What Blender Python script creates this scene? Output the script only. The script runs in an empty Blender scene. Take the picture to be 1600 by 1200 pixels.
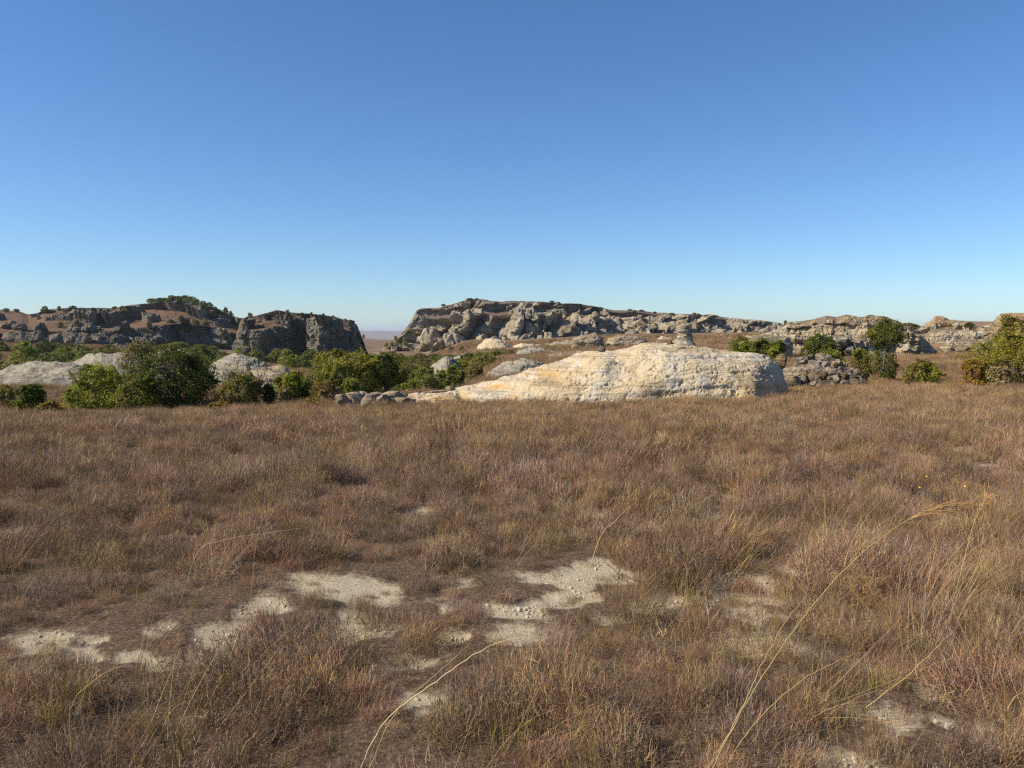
import bpy, math, random
import numpy as np
from mathutils import Vector, Euler

# ------------------------------------------------------------------ camera, sky, sun, exposure
SC = bpy.context.scene
COL = SC.collection
FPX = 1244.0                    # focal length in pixels of the 1600 px wide photograph
PITCH = math.atan((600 - 517) / FPX)
CAMZ = 1.6
SUN_AZ = -104.0                  # degrees from straight ahead, negative = to the left
SUN_EL = 39.0

cam_d = bpy.data.cameras.new('camera'); cam = bpy.data.objects.new('camera', cam_d); COL.objects.link(cam)
cam_d.sensor_width = 36.0; cam_d.lens = 36.0 * FPX / 1600.0
cam_d.clip_start = 0.05; cam_d.clip_end = 80000
cam.location = (0, 0, CAMZ); cam.rotation_euler = (math.pi / 2 - PITCH, 0, 0)
SC.camera = cam

world = bpy.data.worlds.new('World'); SC.world = world; world.use_nodes = True
nt = world.node_tree
bg = nt.nodes['Background']
sky = nt.nodes.new('ShaderNodeTexSky'); sky.sky_type = 'NISHITA'; sky.sun_disc = False
sky.sun_elevation = math.radians(SUN_EL); sky.sun_rotation = math.radians(SUN_AZ)
sky.altitude = 900; sky.air_density = 1.0; sky.dust_density = 0.25; sky.ozone_density = 3.0
tint = nt.nodes.new('ShaderNodeMix'); tint.data_type = 'RGBA'; tint.blend_type = 'MULTIPLY'   # white balance of the photograph
tint.inputs[0].default_value = 1.0; tint.inputs[7].default_value = (0.69, 0.83, 0.985, 1)
hs = nt.nodes.new('ShaderNodeHueSaturation'); hs.inputs['Saturation'].default_value = 1.1
nt.links.new(sky.outputs[0], hs.inputs['Color']); nt.links.new(hs.outputs[0], tint.inputs[6]); nt.links.new(tint.outputs[2], bg.inputs[0])
bg.inputs[1].default_value = 0.098

sun_d = bpy.data.lights.new('sun', 'SUN'); sun_d.energy = 4.8; sun_d.angle = math.radians(0.53)
sun_d.color = (1.0, 0.90, 0.74)
sun = bpy.data.objects.new('sun', sun_d); COL.objects.link(sun)
_a, _e = math.radians(SUN_AZ), math.radians(SUN_EL)
sdir = Vector((math.sin(_a) * math.cos(_e), math.cos(_a) * math.cos(_e), math.sin(_e)))
sun.rotation_euler = sdir.to_track_quat('Z', 'Y').to_euler()

vs = SC.view_settings
vs.view_transform = 'Standard'; vs.look = 'None'; vs.exposure = 0.55; vs.gamma = 1.0; vs.use_curve_mapping = False
SC.cycles.use_denoising = False; SC.cycles.filter_width = 1.25
SC.cycles.max_bounces = 6; SC.cycles.transparent_max_bounces = 8; SC.cycles.volume_bounces = 0

# ------------------------------------------------------------------ helpers
RNG = np.random.default_rng(7)

def W(px, py, Y):
    """pixel of the 1600x1200 photograph at forward distance Y -> world point"""
    b = (600 - py) / FPX
    dy = b * math.sin(PITCH) + math.cos(PITCH); dz = b * math.cos(PITCH) - math.sin(PITCH)
    t = Y / dy
    return np.array([(px - 800) / FPX * t, Y, CAMZ + dz * t])

_prm = np.random.default_rng(3).permutation(256); _prm = np.concatenate([_prm, _prm, _prm])
_grd = np.array([[1,1,0],[-1,1,0],[1,-1,0],[-1,-1,0],[1,0,1],[-1,0,1],[1,0,-1],[-1,0,-1],
                 [0,1,1],[0,-1,1],[0,1,-1],[0,-1,-1],[1,1,0],[-1,1,0],[0,-1,1],[0,-1,-1]], float)
def perlin(p):
    p = np.asarray(p, float)
    i = np.floor(p).astype(int); f = p - i; i &= 255
    u = f * f * f * (f * (f * 6 - 15) + 10)
    out = 0
    for dx in (0, 1):
        wx = u[:, 0] if dx else 1 - u[:, 0]
        for dy in (0, 1):
            wy = u[:, 1] if dy else 1 - u[:, 1]
            for dz in (0, 1):
                wz = u[:, 2] if dz else 1 - u[:, 2]
                h = _prm[_prm[_prm[i[:, 0] + dx] + i[:, 1] + dy] + i[:, 2] + dz] & 15
                g = _grd[h]
                out = out + wx * wy * wz * (g[:, 0] * (f[:, 0] - dx) + g[:, 1] * (f[:, 1] - dy) + g[:, 2] * (f[:, 2] - dz))
    return out
def fbm(p, oct=5, lac=2.03, gain=0.5):
    a, s, q = 1.0, 0.0, np.array(p, float)
    for k in range(oct):
        s = s + a * perlin(q + 17.3 * k); q = q * lac; a *= gain
    return s
def n2(x, y, s, off=0.0, oct=4):
    x = np.asarray(x, float)
    p = np.stack([x.ravel() / s + off, np.asarray(y, float).ravel() / s + off * 1.7, np.full(x.size, off + 0.37)], 1)
    return fbm(p, oct).reshape(x.shape)
def sstep(a, b, x):
    t = np.clip((np.asarray(x, float) - a) / (b - a), 0, 1); return t * t * (3 - 2 * t)

def mesh_from(name, V, F, smooth=True, attrs=None, uniform=None):
    """numpy verts (n,3), faces (m,k) -> mesh"""
    V = np.asarray(V, np.float32); F = np.asarray(F, np.int32)
    m = bpy.data.meshes.new(name)
    k = F.shape[1]
    m.vertices.add(len(V)); m.vertices.foreach_set('co', V.ravel())
    m.loops.add(F.size); m.loops.foreach_set('vertex_index', F.ravel())
    m.polygons.add(len(F)); m.polygons.foreach_set('loop_start', np.arange(0, F.size, k, dtype=np.int32))
    m.polygons.foreach_set('use_smooth', np.full(len(F), smooth))
    m.update(calc_edges=True)
    for an, (typ, arr) in (attrs or {}).items():
        at = m.attributes.new(an, typ, 'POINT')
        if typ == 'FLOAT_COLOR':
            a4 = np.ones((len(V), 4), np.float32); a4[:, :3] = arr; at.data.foreach_set('color', a4.ravel())
        elif typ == 'FLOAT': at.data.foreach_set('value', np.asarray(arr, np.float32).ravel())
        elif typ == 'FLOAT_VECTOR': at.data.foreach_set('vector', np.asarray(arr, np.float32).ravel())
        elif typ == 'INT': at.data.foreach_set('value', np.asarray(arr, np.int32).ravel())
    return m
def grid_faces(nu, nv):
    i = np.arange(nu - 1)[:, None] * nv + np.arange(nv - 1)[None, :]
    return np.stack([i, i + nv, i + nv + 1, i + 1], -1).reshape(-1, 4)
def obj(name, mesh, mat=None, parent=None, loc=None):
    o = bpy.data.objects.new(name, mesh); COL.objects.link(o)
    if mat is not None and mesh is not None and not mesh.materials: mesh.materials.append(mat)
    if parent is not None: o.parent = parent
    if loc is not None: o.location = loc
    return o
def tag(o, label=None, cat=None, group=None, kind=None):
    if label: o['label'] = label
    if cat: o['category'] = cat
    if group: o['group'] = group
    if kind: o['kind'] = kind
    return o

class N:
    """tiny node-graph helper"""
    def __init__(s, name):
        s.m = bpy.data.materials.new(name); s.m.use_nodes = True; s.t = s.m.node_tree
        for n in list(s.t.nodes):
            if n.type != 'OUTPUT_MATERIAL': s.t.nodes.remove(n)
        s.out = [n for n in s.t.nodes if n.type == 'OUTPUT_MATERIAL'][0]
    def add(s, typ, **kw):
        n = s.t.nodes.new(typ)
        for k, v in kw.items():
            if k.startswith('_'): setattr(n, k[1:], v)
        return n
    def set(s, sock, v):
        if isinstance(v, bpy.types.NodeSocket): s.t.links.new(v, sock)
        elif v is not None:
            if isinstance(v, tuple) and len(v) == 3 and sock.type == 'RGBA': v = v + (1,)
            sock.default_value = v
    def coord(s, scale=(1, 1, 1)):
        tc = s.add('ShaderNodeTexCoord'); mp = s.add('ShaderNodeMapping')
        s.t.links.new(tc.outputs['Object'], mp.inputs[0]); mp.inputs['Scale'].default_value = scale
        return mp.outputs[0]
    def noise(s, scale, detail=6, rough=0.6, vec=None, dist=0.0):
        n = s.add('ShaderNodeTexNoise'); s.set(n.inputs['Vector'], vec if vec is not None else s.coord())
        n.inputs['Scale'].default_value = scale; n.inputs['Detail'].default_value = detail
        n.inputs['Roughness'].default_value = rough; n.inputs['Distortion'].default_value = dist
        return n.outputs['Fac']
    def vor(s, scale, vec=None, feature='F1', rnd=1.0):
        n = s.add('ShaderNodeTexVoronoi'); n.feature = feature; n.inputs['Scale'].default_value = scale
        s.set(n.inputs['Vector'], vec if vec is not None else s.coord()); n.inputs['Randomness'].default_value = rnd
        return n.outputs['Distance']
    def ramp(s, fac, stops):
        n = s.add('ShaderNodeValToRGB'); s.set(n.inputs[0], fac); e = n.color_ramp.elements
        while len(e) > 1: e.remove(e[-1])
        for i, (p, c) in enumerate(stops):
            el = e[0] if i == 0 else e.new(p)
            el.position = p; el.color = tuple(c) + (1,) if len(c) == 3 else c
        return n.outputs[0]
    def rng(s, fac, a, b, c=0.0, d=1.0):
        n = s.add('ShaderNodeMapRange'); n.interpolation_type = 'SMOOTHSTEP'; s.set(n.inputs[0], fac)
        for i, v in enumerate((a, b, c, d)): n.inputs[i + 1].default_value = v
        return n.outputs[0]
    def mix(s, fac, a, b, mode='MIX'):
        n = s.add('ShaderNodeMix'); n.data_type = 'RGBA'; n.blend_type = mode
        s.set(n.inputs[0], fac); s.set(n.inputs[6], a); s.set(n.inputs[7], b); return n.outputs[2]
    def math(s, op, a, b=None, clamp=False):
        n = s.add('ShaderNodeMath'); n.operation = op; n.use_clamp = clamp
        s.set(n.inputs[0], a); s.set(n.inputs[1], b); return n.outputs[0]
    def attr(s, name, out='Color'):
        n = s.add('ShaderNodeAttribute'); n.attribute_name = name; return n.outputs[out]
    def bump(s, h, dist, strength=1.0, normal=None):
        n = s.add('ShaderNodeBump'); s.set(n.inputs['Height'], h); n.inputs['Distance'].default_value = dist
        n.inputs['Strength'].default_value = strength; s.set(n.inputs['Normal'], normal); return n.outputs[0]
    def princ(s, col, rough=0.9, normal=None, spec=0.2):
        b = s.add('ShaderNodeBsdfPrincipled'); s.set(b.inputs['Base Color'], col); s.set(b.inputs['Roughness'], rough)
        b.inputs['Specular IOR Level'].default_value = spec; s.set(b.inputs['Normal'], normal)
        s.t.links.new(b.outputs[0], s.out.inputs['Surface']); return b
    def nz(s):
        g = s.add('ShaderNodeNewGeometry'); sp = s.add('ShaderNodeSeparateXYZ')
        s.t.links.new(g.outputs['Normal'], sp.inputs[0]); return sp.outputs[2]

# ------------------------------------------------------------------ ground
def Hs(x, y):
    """height of the terrain without small relief"""
    x = np.asarray(x, float); y = np.asarray(y, float)
    yf = np.clip(y, 0, 35 + 12 * sstep(-4, 20, x))
    xf = np.clip(x, -24, 45)
    field = -0.050 * yf + np.where(xf < 0, 0.00075, 0.0006) * xf * yf
    plat = -1.9 + 1.7 * sstep(120, 330, y) - 3.0 * sstep(0.17, -0.03, x / np.maximum(np.abs(y), 1)) * sstep(80, 220, y)
    base = field + (plat - field) * sstep(45, 95, y) * (1 - 0.5 * sstep(0, -30, x))
    edge = 5.5 - 0.055 * y
    ye = 36 + 15 * sstep(-10, -28, x)
    lat = sstep(0, 1, (edge - x) / (6 + 0.06 * np.abs(y)))
    w = lat * sstep(0, 1, (y - ye) / 75)
    val = -9.6 + 4.6 * sstep(-75, -190, x) - 2.0 * sstep(250, 420, y) * sstep(-120, -40, x)
    z = base + (val - base) * w
    r = np.hypot(x, y)
    far = sstep(700, 4200, r)
    z = z - 150 * far * sstep(-0.4, 0.6, y / np.maximum(r, 1) + 0.2) - 20 * far
    return z
def H(x, y):
    x = np.asarray(x, float); y = np.asarray(y, float); r = np.hypot(x, y)
    z = Hs(x, y)
    z = z + 0.07 * n2(x, y, 1.7, 3.1) + 0.10 * n2(x, y, 6.0, 5.2, 3) * sstep(3, 9, r)
    z = z + n2(x, y, 60, 1.2, 3) * 1.6 * sstep(70, 200, r)
    z = z + n2(x, y, 900, 2.2, 4) * 26 * sstep(1200, 4000, r)
    z = z + sstep(8500, 13500, r) * (165 + 16 * n2(x, y, 3500, 4.4, 3)) * sstep(-0.2, 0.5, y / np.maximum(r, 1))
    return z
def h1(x, y): return float(H(np.array([x]), np.array([y]))[0])
def G(px, py):
    """ground point seen at a pixel"""
    d = W(px, py, 1.0) - np.array([0, 0, CAMZ]); t = 3.0
    for _ in range(60):
        z = float(Hs(np.array([d[0] * t]), np.array([t]))[0])
        t = t + 0.6 * ((z - CAMZ) / d[2] - t)
    return d[0] * t, t

# bare sandy patches seen in the photograph: pixel centre and half size
PATCH = [(30,1012,70,20),(345,1000,46,15),(290,1032,50,12),(215,1030,30,8),(415,958,46,9),(520,990,56,15),(605,968,34,13),(650,1022,66,14),
 (708,945,30,13),(764,953,32,10),(888,906,36,12),(948,893,40,13),(150,1002,24,8),(240,990,22,7),(455,1004,26,8),(560,958,24,8),(700,990,26,8),(822,952,26,8),(1010,942,26,8),(1102,905,24,8),(1205,932,26,8),(1245,890,22,7),(480,1042,26,9),(125,1032,26,8),(1450,1092,30,10),(1335,1132,28,10),(1010,898,22,6),(560,1015,26,8),(795,985,26,8),(1190,965,26,8),(880,932,54,11),(960,962,66,9),(1062,932,32,10),(1160,908,66,15),(1150,942,50,11),(660,1088,70,18),
 (1385,1132,76,24),(1565,1160,80,26),(1330,1192,60,18),(1480,1135,26,12),(616,790,14,6),(663,801,17,7),(1303,744,28,9),(1357,735,17,5),(1425,766,24,9),
 (1525,746,28,6),(1010,817,36,8),(1105,803,30,7),(955,825,16,5),(942,768,14,4),(1095,845,46,7),(1230,770,28,5),(1010,850,44,5),(1270,765,16,5)]
_pw = []
for (px, py, rx, ry) in PATCH:
    x0, y0 = G(px, py); x1, _ = G(px + rx, py); _, ya = G(px, py + ry); _, yb = G(px, py - ry)
    _pw.append((x0, y0, abs(x1 - x0), max(abs(yb - ya) / 2, 0.05)))
def sandmask(x, y):
    x = np.asarray(x, float); y = np.asarray(y, float)
    m = np.full(x.shape, -9.0)
    for (cx, cy, rx, ry) in _pw:
        m = np.maximum(m, 1 - np.sqrt(((x - cx) / (rx * 0.86)) ** 2 + ((y - cy) / (ry * 1.0)) ** 2))
    m = m + 1.25 * n2(x, y, 0.38, 8.3, 4)
    extra = n2(x, y, 1.3, 12.1, 3) - 0.62
    return np.maximum(m, extra * 2)

ang = np.concatenate([np.arange(-48, 48.01, 0.3), np.arange(50, 312, 3.0)]); ang = np.append(ang, 312.0)
rad = np.concatenate([np.linspace(0.05, 1.2, 10), 1.2 * np.cumprod(np.full(440, 1.0229))])
A, R_ = np.meshgrid(np.radians(ang), rad, indexing='ij')
gx = np.sin(A) * R_; gy = np.cos(A) * R_
gz = H(gx, gy)
sm = np.clip(sandmask(gx, gy) * 1.5 + 0.55, 0, 1) * (R_ < 40)
gz = gz - 0.03 * sm
near = 1 - sstep(45, 80, R_)
gm = mesh_from('ground', np.stack([gx, gy, gz], -1).reshape(-1, 3), grid_faces(len(ang), len(rad))[:, ::-1],
               attrs={'sand': ('FLOAT', sm), 'near': ('FLOAT', near)})
g = N('ground')
c_sand = g.ramp(g.noise(35, 8, 0.7), [(0.25, (0.34, 0.27, 0.175)), (0.5, (0.56, 0.465, 0.32)), (0.75, (0.70, 0.61, 0.445))])
c_sand = g.mix(g.rng(g.noise(4, 4), 0.45, 0.65), c_sand, (0.58, 0.48, 0.33))
c_lit = g.ramp(g.noise(40, 8, 0.8), [(0.32, (0.05, 0.032, 0.022)), (0.5, (0.14, 0.09, 0.06)), (0.62, (0.30, 0.22, 0.14)), (0.75, (0.45, 0.36, 0.24))])
smk = g.rng(g.math('ADD', g.attr('sand', 'Fac'), g.math('MULTIPLY', g.math('SUBTRACT', g.noise(14, 8, 0.8), 0.5), 1.8)), 0.15, 0.85)
c_near = g.mix(smk, c_lit, c_sand)
c_far = g.ramp(g.noise(0.09, 9, 0.65), [(0.3, (0.15, 0.095, 0.062)), (0.5, (0.20, 0.13, 0.085)), (0.62, (0.25, 0.175, 0.11)), (0.72, (0.15, 0.135, 0.065))])
c_far = g.mix(g.rng(g.noise(1.6, 8, 0.75), 0.45, 0.62, 0, 0.7), c_far, (0.10, 0.075, 0.05))
c_far = g.mix(g.rng(g.noise(0.16, 8, 0.75), 0.55, 0.64, 0, 0.75), c_far, (0.44, 0.37, 0.27))
col = g.mix(g.attr('near', 'Fac'), c_far, c_near)
b1 = g.bump(g.noise(60, 6, 0.75), 0.012)
b2 = g.bump(g.noise(7, 8, 0.75), 0.05, 1.0, b1)
g.princ(col, 0.95, b2, 0.1)
ground = tag(obj('ground', gm, g.m), 'brown dry grassland with pale sandy bare patches, reaching to far hills', None, None, 'structure')

# ------------------------------------------------------------------ rock
def normals(P):
    du = np.gradient(P, axis=0); dv = np.gradient(P, axis=1)
    n = np.cross(du, dv); n /= np.maximum(np.linalg.norm(n, axis=-1, keepdims=True), 1e-9)
    return n
def interp_keys(keys, n, smooth=False):
    """keys (m,k), first column monotone -> n rows evenly spaced by summed change of pixel path"""
    K = np.array(keys, float)
    t = np.concatenate([[0], np.cumsum(np.hypot(np.diff(K[:, 0]), np.diff(K[:, 1]) * 1.0))])
    u = np.linspace(0, t[-1], n)
    return np.stack([np.interp(u, t, K[:, j]) for j in range(K.shape[1])], 1)
def blur1(a, k):
    if k < 1: return a
    ker = np.hanning(2 * k + 3)[1:-1]; ker /= ker.sum()
    return np.convolve(np.pad(a, k + 0, mode='edge'), ker, 'valid')[:len(a)]

_lay = np.random.default_rng(11).random(4096)
def layers(t):
    """hard and soft beds: random value per bed with quick transitions"""
    i = np.floor(t).astype(int); f = t - i
    a = _lay[i % 4096]; b = _lay[(i + 1) % 4096]
    return a + (b - a) * sstep(0.75, 1.0, f)

_RT = np.random.default_rng(91).random((256, 8))
def worley(p):
    """nearest jittered cell point: position, hash"""
    i = np.floor(p).astype(int); best = np.full(len(p), 1e9); fp = np.zeros_like(p); hh = np.zeros(len(p), int)
    for ox in (-1, 0, 1):
        for oy in (-1, 0, 1):
            for oz in (-1, 0, 1):
                c = i + np.array([ox, oy, oz])
                h = _prm[(_prm[(_prm[c[:, 0] & 255] + c[:, 1]) & 255] + c[:, 2]) & 255]
                f = c + _RT[h, :3]; d = ((p - f) ** 2).sum(1); m = d < best
                best = np.where(m, d, best); fp[m] = f[m]; hh[m] = h[m]
    return fp, hh
def blocks(q, size, seed=0.0, tilt=1.0, warp=0.25):
    """jointed rock: one flat, slightly tilted face per block, about -0.5 to 0.5"""
    size = np.array(size, float); p = q / size + seed
    p = p + warp * np.stack([perlin(p * 0.9 + 3), perlin(p * 0.9 + 33), perlin(p * 0.9 + 63)], 1)
    fp, h = worley(p); rel = p - fp
    return _RT[h, 3] - 0.5 + tilt * ((_RT[h, 4:7] - 0.5) * rel).sum(1)
def rock_disp(P, S, bed=1.0, bedh=0.35, lump=1.0, crack=1.0, pit=0.0, dip=(0.0, 0.0), seed=0.0, fine=1.0, blk=0.0):
    q = P.reshape(-1, 3) / S + seed
    d = lump * 0.30 * fbm(q * 0.35, 3) + fine * 0.11 * fbm(q * 1.3 + 9, 4)
    t = (q[:, 2] + dip[0] * q[:, 0] + dip[1] * q[:, 1] + 0.16 * fbm(q * np.array([0.5, 0.5, 0.9]) + 31, 3)) / bedh
    d = d + bed * 0.16 * (layers(t) - 0.5) + bed * 0.07 * (layers(t * 3.1 + 50) - 0.5)
    if blk:
        qd = q.copy(); qd[:, 2] += dip[0] * q[:, 0] + dip[1] * q[:, 1]
        d = d + blk * (0.22 * blocks(qd, (3.2, 3.2, 0.8), 2.2) + 0.10 * blocks(qd, (1.1, 1.1, 0.35), 6.2))
    if crack:
        n = np.abs(perlin(q * np.array([1.1, 1.1, 0.5]) + 55 + 0.4 * fbm(q * 2, 2)[:, None]))
        n2_ = np.abs(perlin(q * np.array([0.5, 0.5, 2.2]) + 85 + 0.5 * fbm(q * 1.5, 2)[:, None]))
        d = d - crack * 0.10 * (1 - sstep(0.0, 0.05, n)) - crack * 0.08 * (1 - sstep(0, 0.06, n2_))
    if pit:
        n = fbm(q * np.array([1.5, 1.5, 3.2]) + 99, 3) + 0.45 * perlin(q * 0.35 + 7)
        d = d - pit * 0.22 * sstep(0.42, 0.56, n)
    return (d * S).reshape(P.shape[:-1])

def dome(name, top, Y, wf, wb, mat, wedge=0, nu=160, nv=90, S=1.0, e=0.85, endr=0.5, root=0.7, sm=2, base_py=None, prm=None, yk=None, epow=0.5):
    """whale-backed rock: crest given by pixels at distance Y; wf, wb = reach of its front and back slopes in metres"""
    K = interp_keys(top, nu); px, py = K[:, 0], K[:, 1]
    px = blur1(px, sm); py = blur1(py, sm)
    Yc = np.full(nu, float(Y)) if yk is None else np.interp(px, [a for a, b in yk], [b for a, b in yk])
    C = np.array([W(a, b, c) for a, b, c in zip(px, py, Yc)])
    s = np.linspace(0, 1, nu)
    el, er = (endr if isinstance(endr, tuple) else (endr, endr))
    tl = np.clip(s / el, 0, 1); tr_ = np.clip((1 - s) / er, 0, 1)
    tap = np.sqrt(1 - (1 - tl) ** 2) * np.sqrt(1 - (1 - tr_) ** 2)
    if wedge: tap = blur1(np.sqrt(1 - (1 - tl) ** 2) * tr_ ** 0.9, wedge)
    phi = np.linspace(0, math.pi, nv)
    cs = np.sign(np.cos(phi)) * np.abs(np.cos(phi)) ** e; sn = np.sin(phi) ** e
    P = np.zeros((nu, nv, 3))
    off = np.where(cs[None, :] > 0, -wf * tap[:, None], -wb * tap[:, None]) * cs[None, :]
    P[..., 1] = Yc[:, None] + off
    P[..., 0] = C[:, 0][:, None] * (1 + 0.0 * off)
    zb = H(P[..., 0], P[..., 1]) - root
    zc = np.maximum(C[:, 2], zb.max(1) + 0.02)
    P[..., 2] = zb + (zc[:, None] - zb) * sn[None, :]
    # follow the line of sight so the crest keeps its outline
    P[..., 0] = C[:, 0][:, None] * (P[..., 1] / Yc[:, None])
    n = normals(P)
    if n[nu // 2, nv // 2, 2] < 0: n = -n; flip = True
    else: flip = False
    d = rock_disp(P, S, **(prm or {}))
    P = P + n * d[..., None]
    F = grid_faces(nu, nv)
    if flip: F = F[:, ::-1]
    return mesh_from(name, P.reshape(-1, 3), F)

def massif(name, keys, profs, mat, nu=500, nv=150, A=8.0, L=30.0, S=6.0, back=70.0, prm=None, crag=0.0, cragL=18.0, seed=0.0, skymask=0.25, sm=2, lean=0.0, cragtop=0.15, ridge=0.4, crestd=0.5, grasstop=0.0, wst=(0.10, 0.40), rkd=(0.15, 0.5), flute=0.45):
    """rocky ridge. keys: (px, base distance, base py, crest py, setback m); profs: [(px, [(s,h)...])] slope sections"""
    K = interp_keys(keys, nu)
    px = blur1(K[:, 0], sm); D = blur1(K[:, 1], sm * 4); pb = blur1(K[:, 2], sm * 2); pt = blur1(K[:, 3], sm); sb = blur1(K[:, 4], sm * 4)
    B = np.array([W(a, b, c) for a, b, c in zip(px, pb, D)])
    T = np.array([W(a, b, c) for a, b, c in zip(px, pt, D + sb)])
    ht = np.maximum(T[:, 2] - B[:, 2], 0.2)
    pk = [p for p, _ in profs]; PA = np.array([q for _, q in profs], float)
    m = PA.shape[1]
    prof = np.zeros((nu, m, 2))
    for j in range(m):
        for c in range(2): prof[:, j, c] = np.interp(px, pk, PA[:, j, c])
    s = np.concatenate([np.full((nu, 1), -0.06), prof[..., 0]], 1) * sb[:, None]
    h = np.concatenate([np.full((nu, 1), -0.18), prof[..., 1]], 1) * ht[:, None]
    s = np.concatenate([s, (sb + back * 0.5)[:, None], (sb + back)[:, None]], 1)
    h = np.concatenate([h, (ht * 0.9)[:, None], (-0.1 * ht)[:, None]], 1)
    P = np.zeros((nu, nv, 3)); vv = np.zeros((nu, nv))
    for i in range(nu):
        l = np.hypot(np.diff(s[i]), np.diff(h[i]) * 1.5); l[-2:] *= 0.18
        t = np.concatenate([[0], np.cumsum(l)]); u = np.linspace(0, t[-1], nv)
        ss = np.interp(u, t, s[i]); hh = np.interp(u, t, h[i])
        r = (D[i] + ss) / D[i]
        P[i, :, 0] = B[i, 0] * r; P[i, :, 1] = D[i] + ss; P[i, :, 2] = B[i, 2] + hh
        vv[i] = np.clip(ss / max(sb[i], 1e-3), 0, 1.2)
    for _ in range(2):
        P[1:-1] = (P[:-2] + 2 * P[1:-1] + P[2:]) / 4
        P[:, 1:-1] = (P[:, :-2] + 2 * P[:, 1:-1] + P[:, 2:]) / 4
    n = normals(P); flip = n[nu // 2, nv // 4, 1] > 0
    if flip: n = -n
    steep = 1 - np.abs(n[..., 2])
    q = P.reshape(-1, 3) + seed * 100
    ul = np.concatenate([[0], np.cumsum(np.linalg.norm(np.diff(B[:, :2], axis=0), axis=1))])[:, None] + 0 * vv
    sl = np.concatenate([np.zeros((nu, 1)), np.cumsum(np.linalg.norm(np.diff(P, axis=1), axis=-1), 1)], 1)
    uu = ul + lean * sl
    fq = np.stack([uu / L + seed, sl / (3.0 * L) + 0.2 * fbm(q / L, 2).reshape(nu, nv), 0 * uu + seed * 7], -1).reshape(-1, 3)
    rd = 1 - 2.4 * np.abs(fbm(fq, 3)).reshape(nu, nv); but = rd - 0.35
    fq2 = fq * np.array([2.6, 1.2, 1]) + 11
    but2 = 0.6 - 2.2 * np.abs(fbm(fq2, 3)).reshape(nu, nv)
    wgt = sstep(wst[0], wst[1], steep)
    topfade = 1 - (1 - skymask) * sstep(0.75, 1.0, vv)
    stepn = 0.65 + 0.9 * layers((sl / (0.8 * L) + 0.8 * fbm(q / (1.6 * L) + 70, 2).reshape(nu, nv)) + 20)
    nh = n.copy(); nh[..., 2] *= 0.25; nh /= np.linalg.norm(nh, axis=-1, keepdims=True)
    tail = sstep(0.05 * np.median(ht), 0.6 * np.median(ht), ht)[:, None]
    P = P + nh * ((A * but * stepn + flute * A * but2) * wgt * topfade * tail)[..., None]
    rock = np.maximum(sstep(0.25, 0.5, steep), sstep(rkd[0], rkd[1], rd) * wgt)
    if crag:
        sz = np.array([cragL * 0.38, cragL * 0.38, cragL * 0.55]); pw = q / sz + 0.3 * np.stack([perlin(q / sz + 5), perlin(q / sz + 25), perlin(q / sz + 45)], 1)
        fp, hc = worley(pw); rel = pw - fp
        cn = fbm(fp * sz / cragL + 40, 2) + 0.25 * (_RT[hc, 3] - 0.5)
        cm = (np.clip((cn - 0.02) / 0.30, 0, 1) * (1 + 0.9 * ((_RT[hc, 4:7] - 0.5) * rel).sum(1))).reshape(nu, nv)
        cr = crag * cm * (1 - 0.5 * sstep(0.3, 0.6, steep)) * (1 - (1 - cragtop) * sstep(0.55, 0.95, vv))
        cr = cr * tail
        P[..., 2] += cr; P[..., 1] -= cr * 0.5
        rock = np.maximum(rock, sstep(0.2, 0.5, cm * (1 - (1 - cragtop) * sstep(0.55, 0.95, vv))))
    n = normals(P); n = -n if flip else n
    d = rock_disp(P, S, seed=seed, **(prm or {}))
    qq = P.reshape(-1, 3) / S + seed
    d = d + S * ridge * (0.95 * blocks(qq, (2.6, 2.6, 4.5), 1.7) + 0.5 * blocks(qq, (1.0, 1.0, 1.5), 5.1) + 0.22 * blocks(qq, (0.42, 0.42, 0.5), 9.3)).reshape(nu, nv) + S * 0.25 * ridge * (0.35 - np.abs(fbm(qq * np.array([1.6, 1.6, 0.2]) + 61, 3))).reshape(nu, nv)
    P = P + n * (d * (0.05 + 0.95 * rock) * (1 - (1 - crestd) * sstep(0.7, 1.0, vv)) * sstep(0, 0.35 * np.median(ht), ht)[:, None])[..., None]
    # keep towers from standing far above the surveyed crest line
    tx = P[..., 0] / P[..., 1]; kx = T[:, 0] / T[:, 1]; kz = (T[:, 2] - CAMZ) / T[:, 1]
    lim = CAMZ + np.interp(tx, kx, kz) * P[..., 1]
    ex = np.maximum(P[..., 2] - lim, 0); P[..., 2] -= 0.85 * ex
    F = grid_faces(nu, nv); F = F[:, ::-1] if flip else F
    return mesh_from(name, P.reshape(-1, 3), F, smooth=False, attrs={'rock': ('FLOAT', rock * (1 - grasstop * sstep(0.55, 0.8, vv)))})

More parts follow.
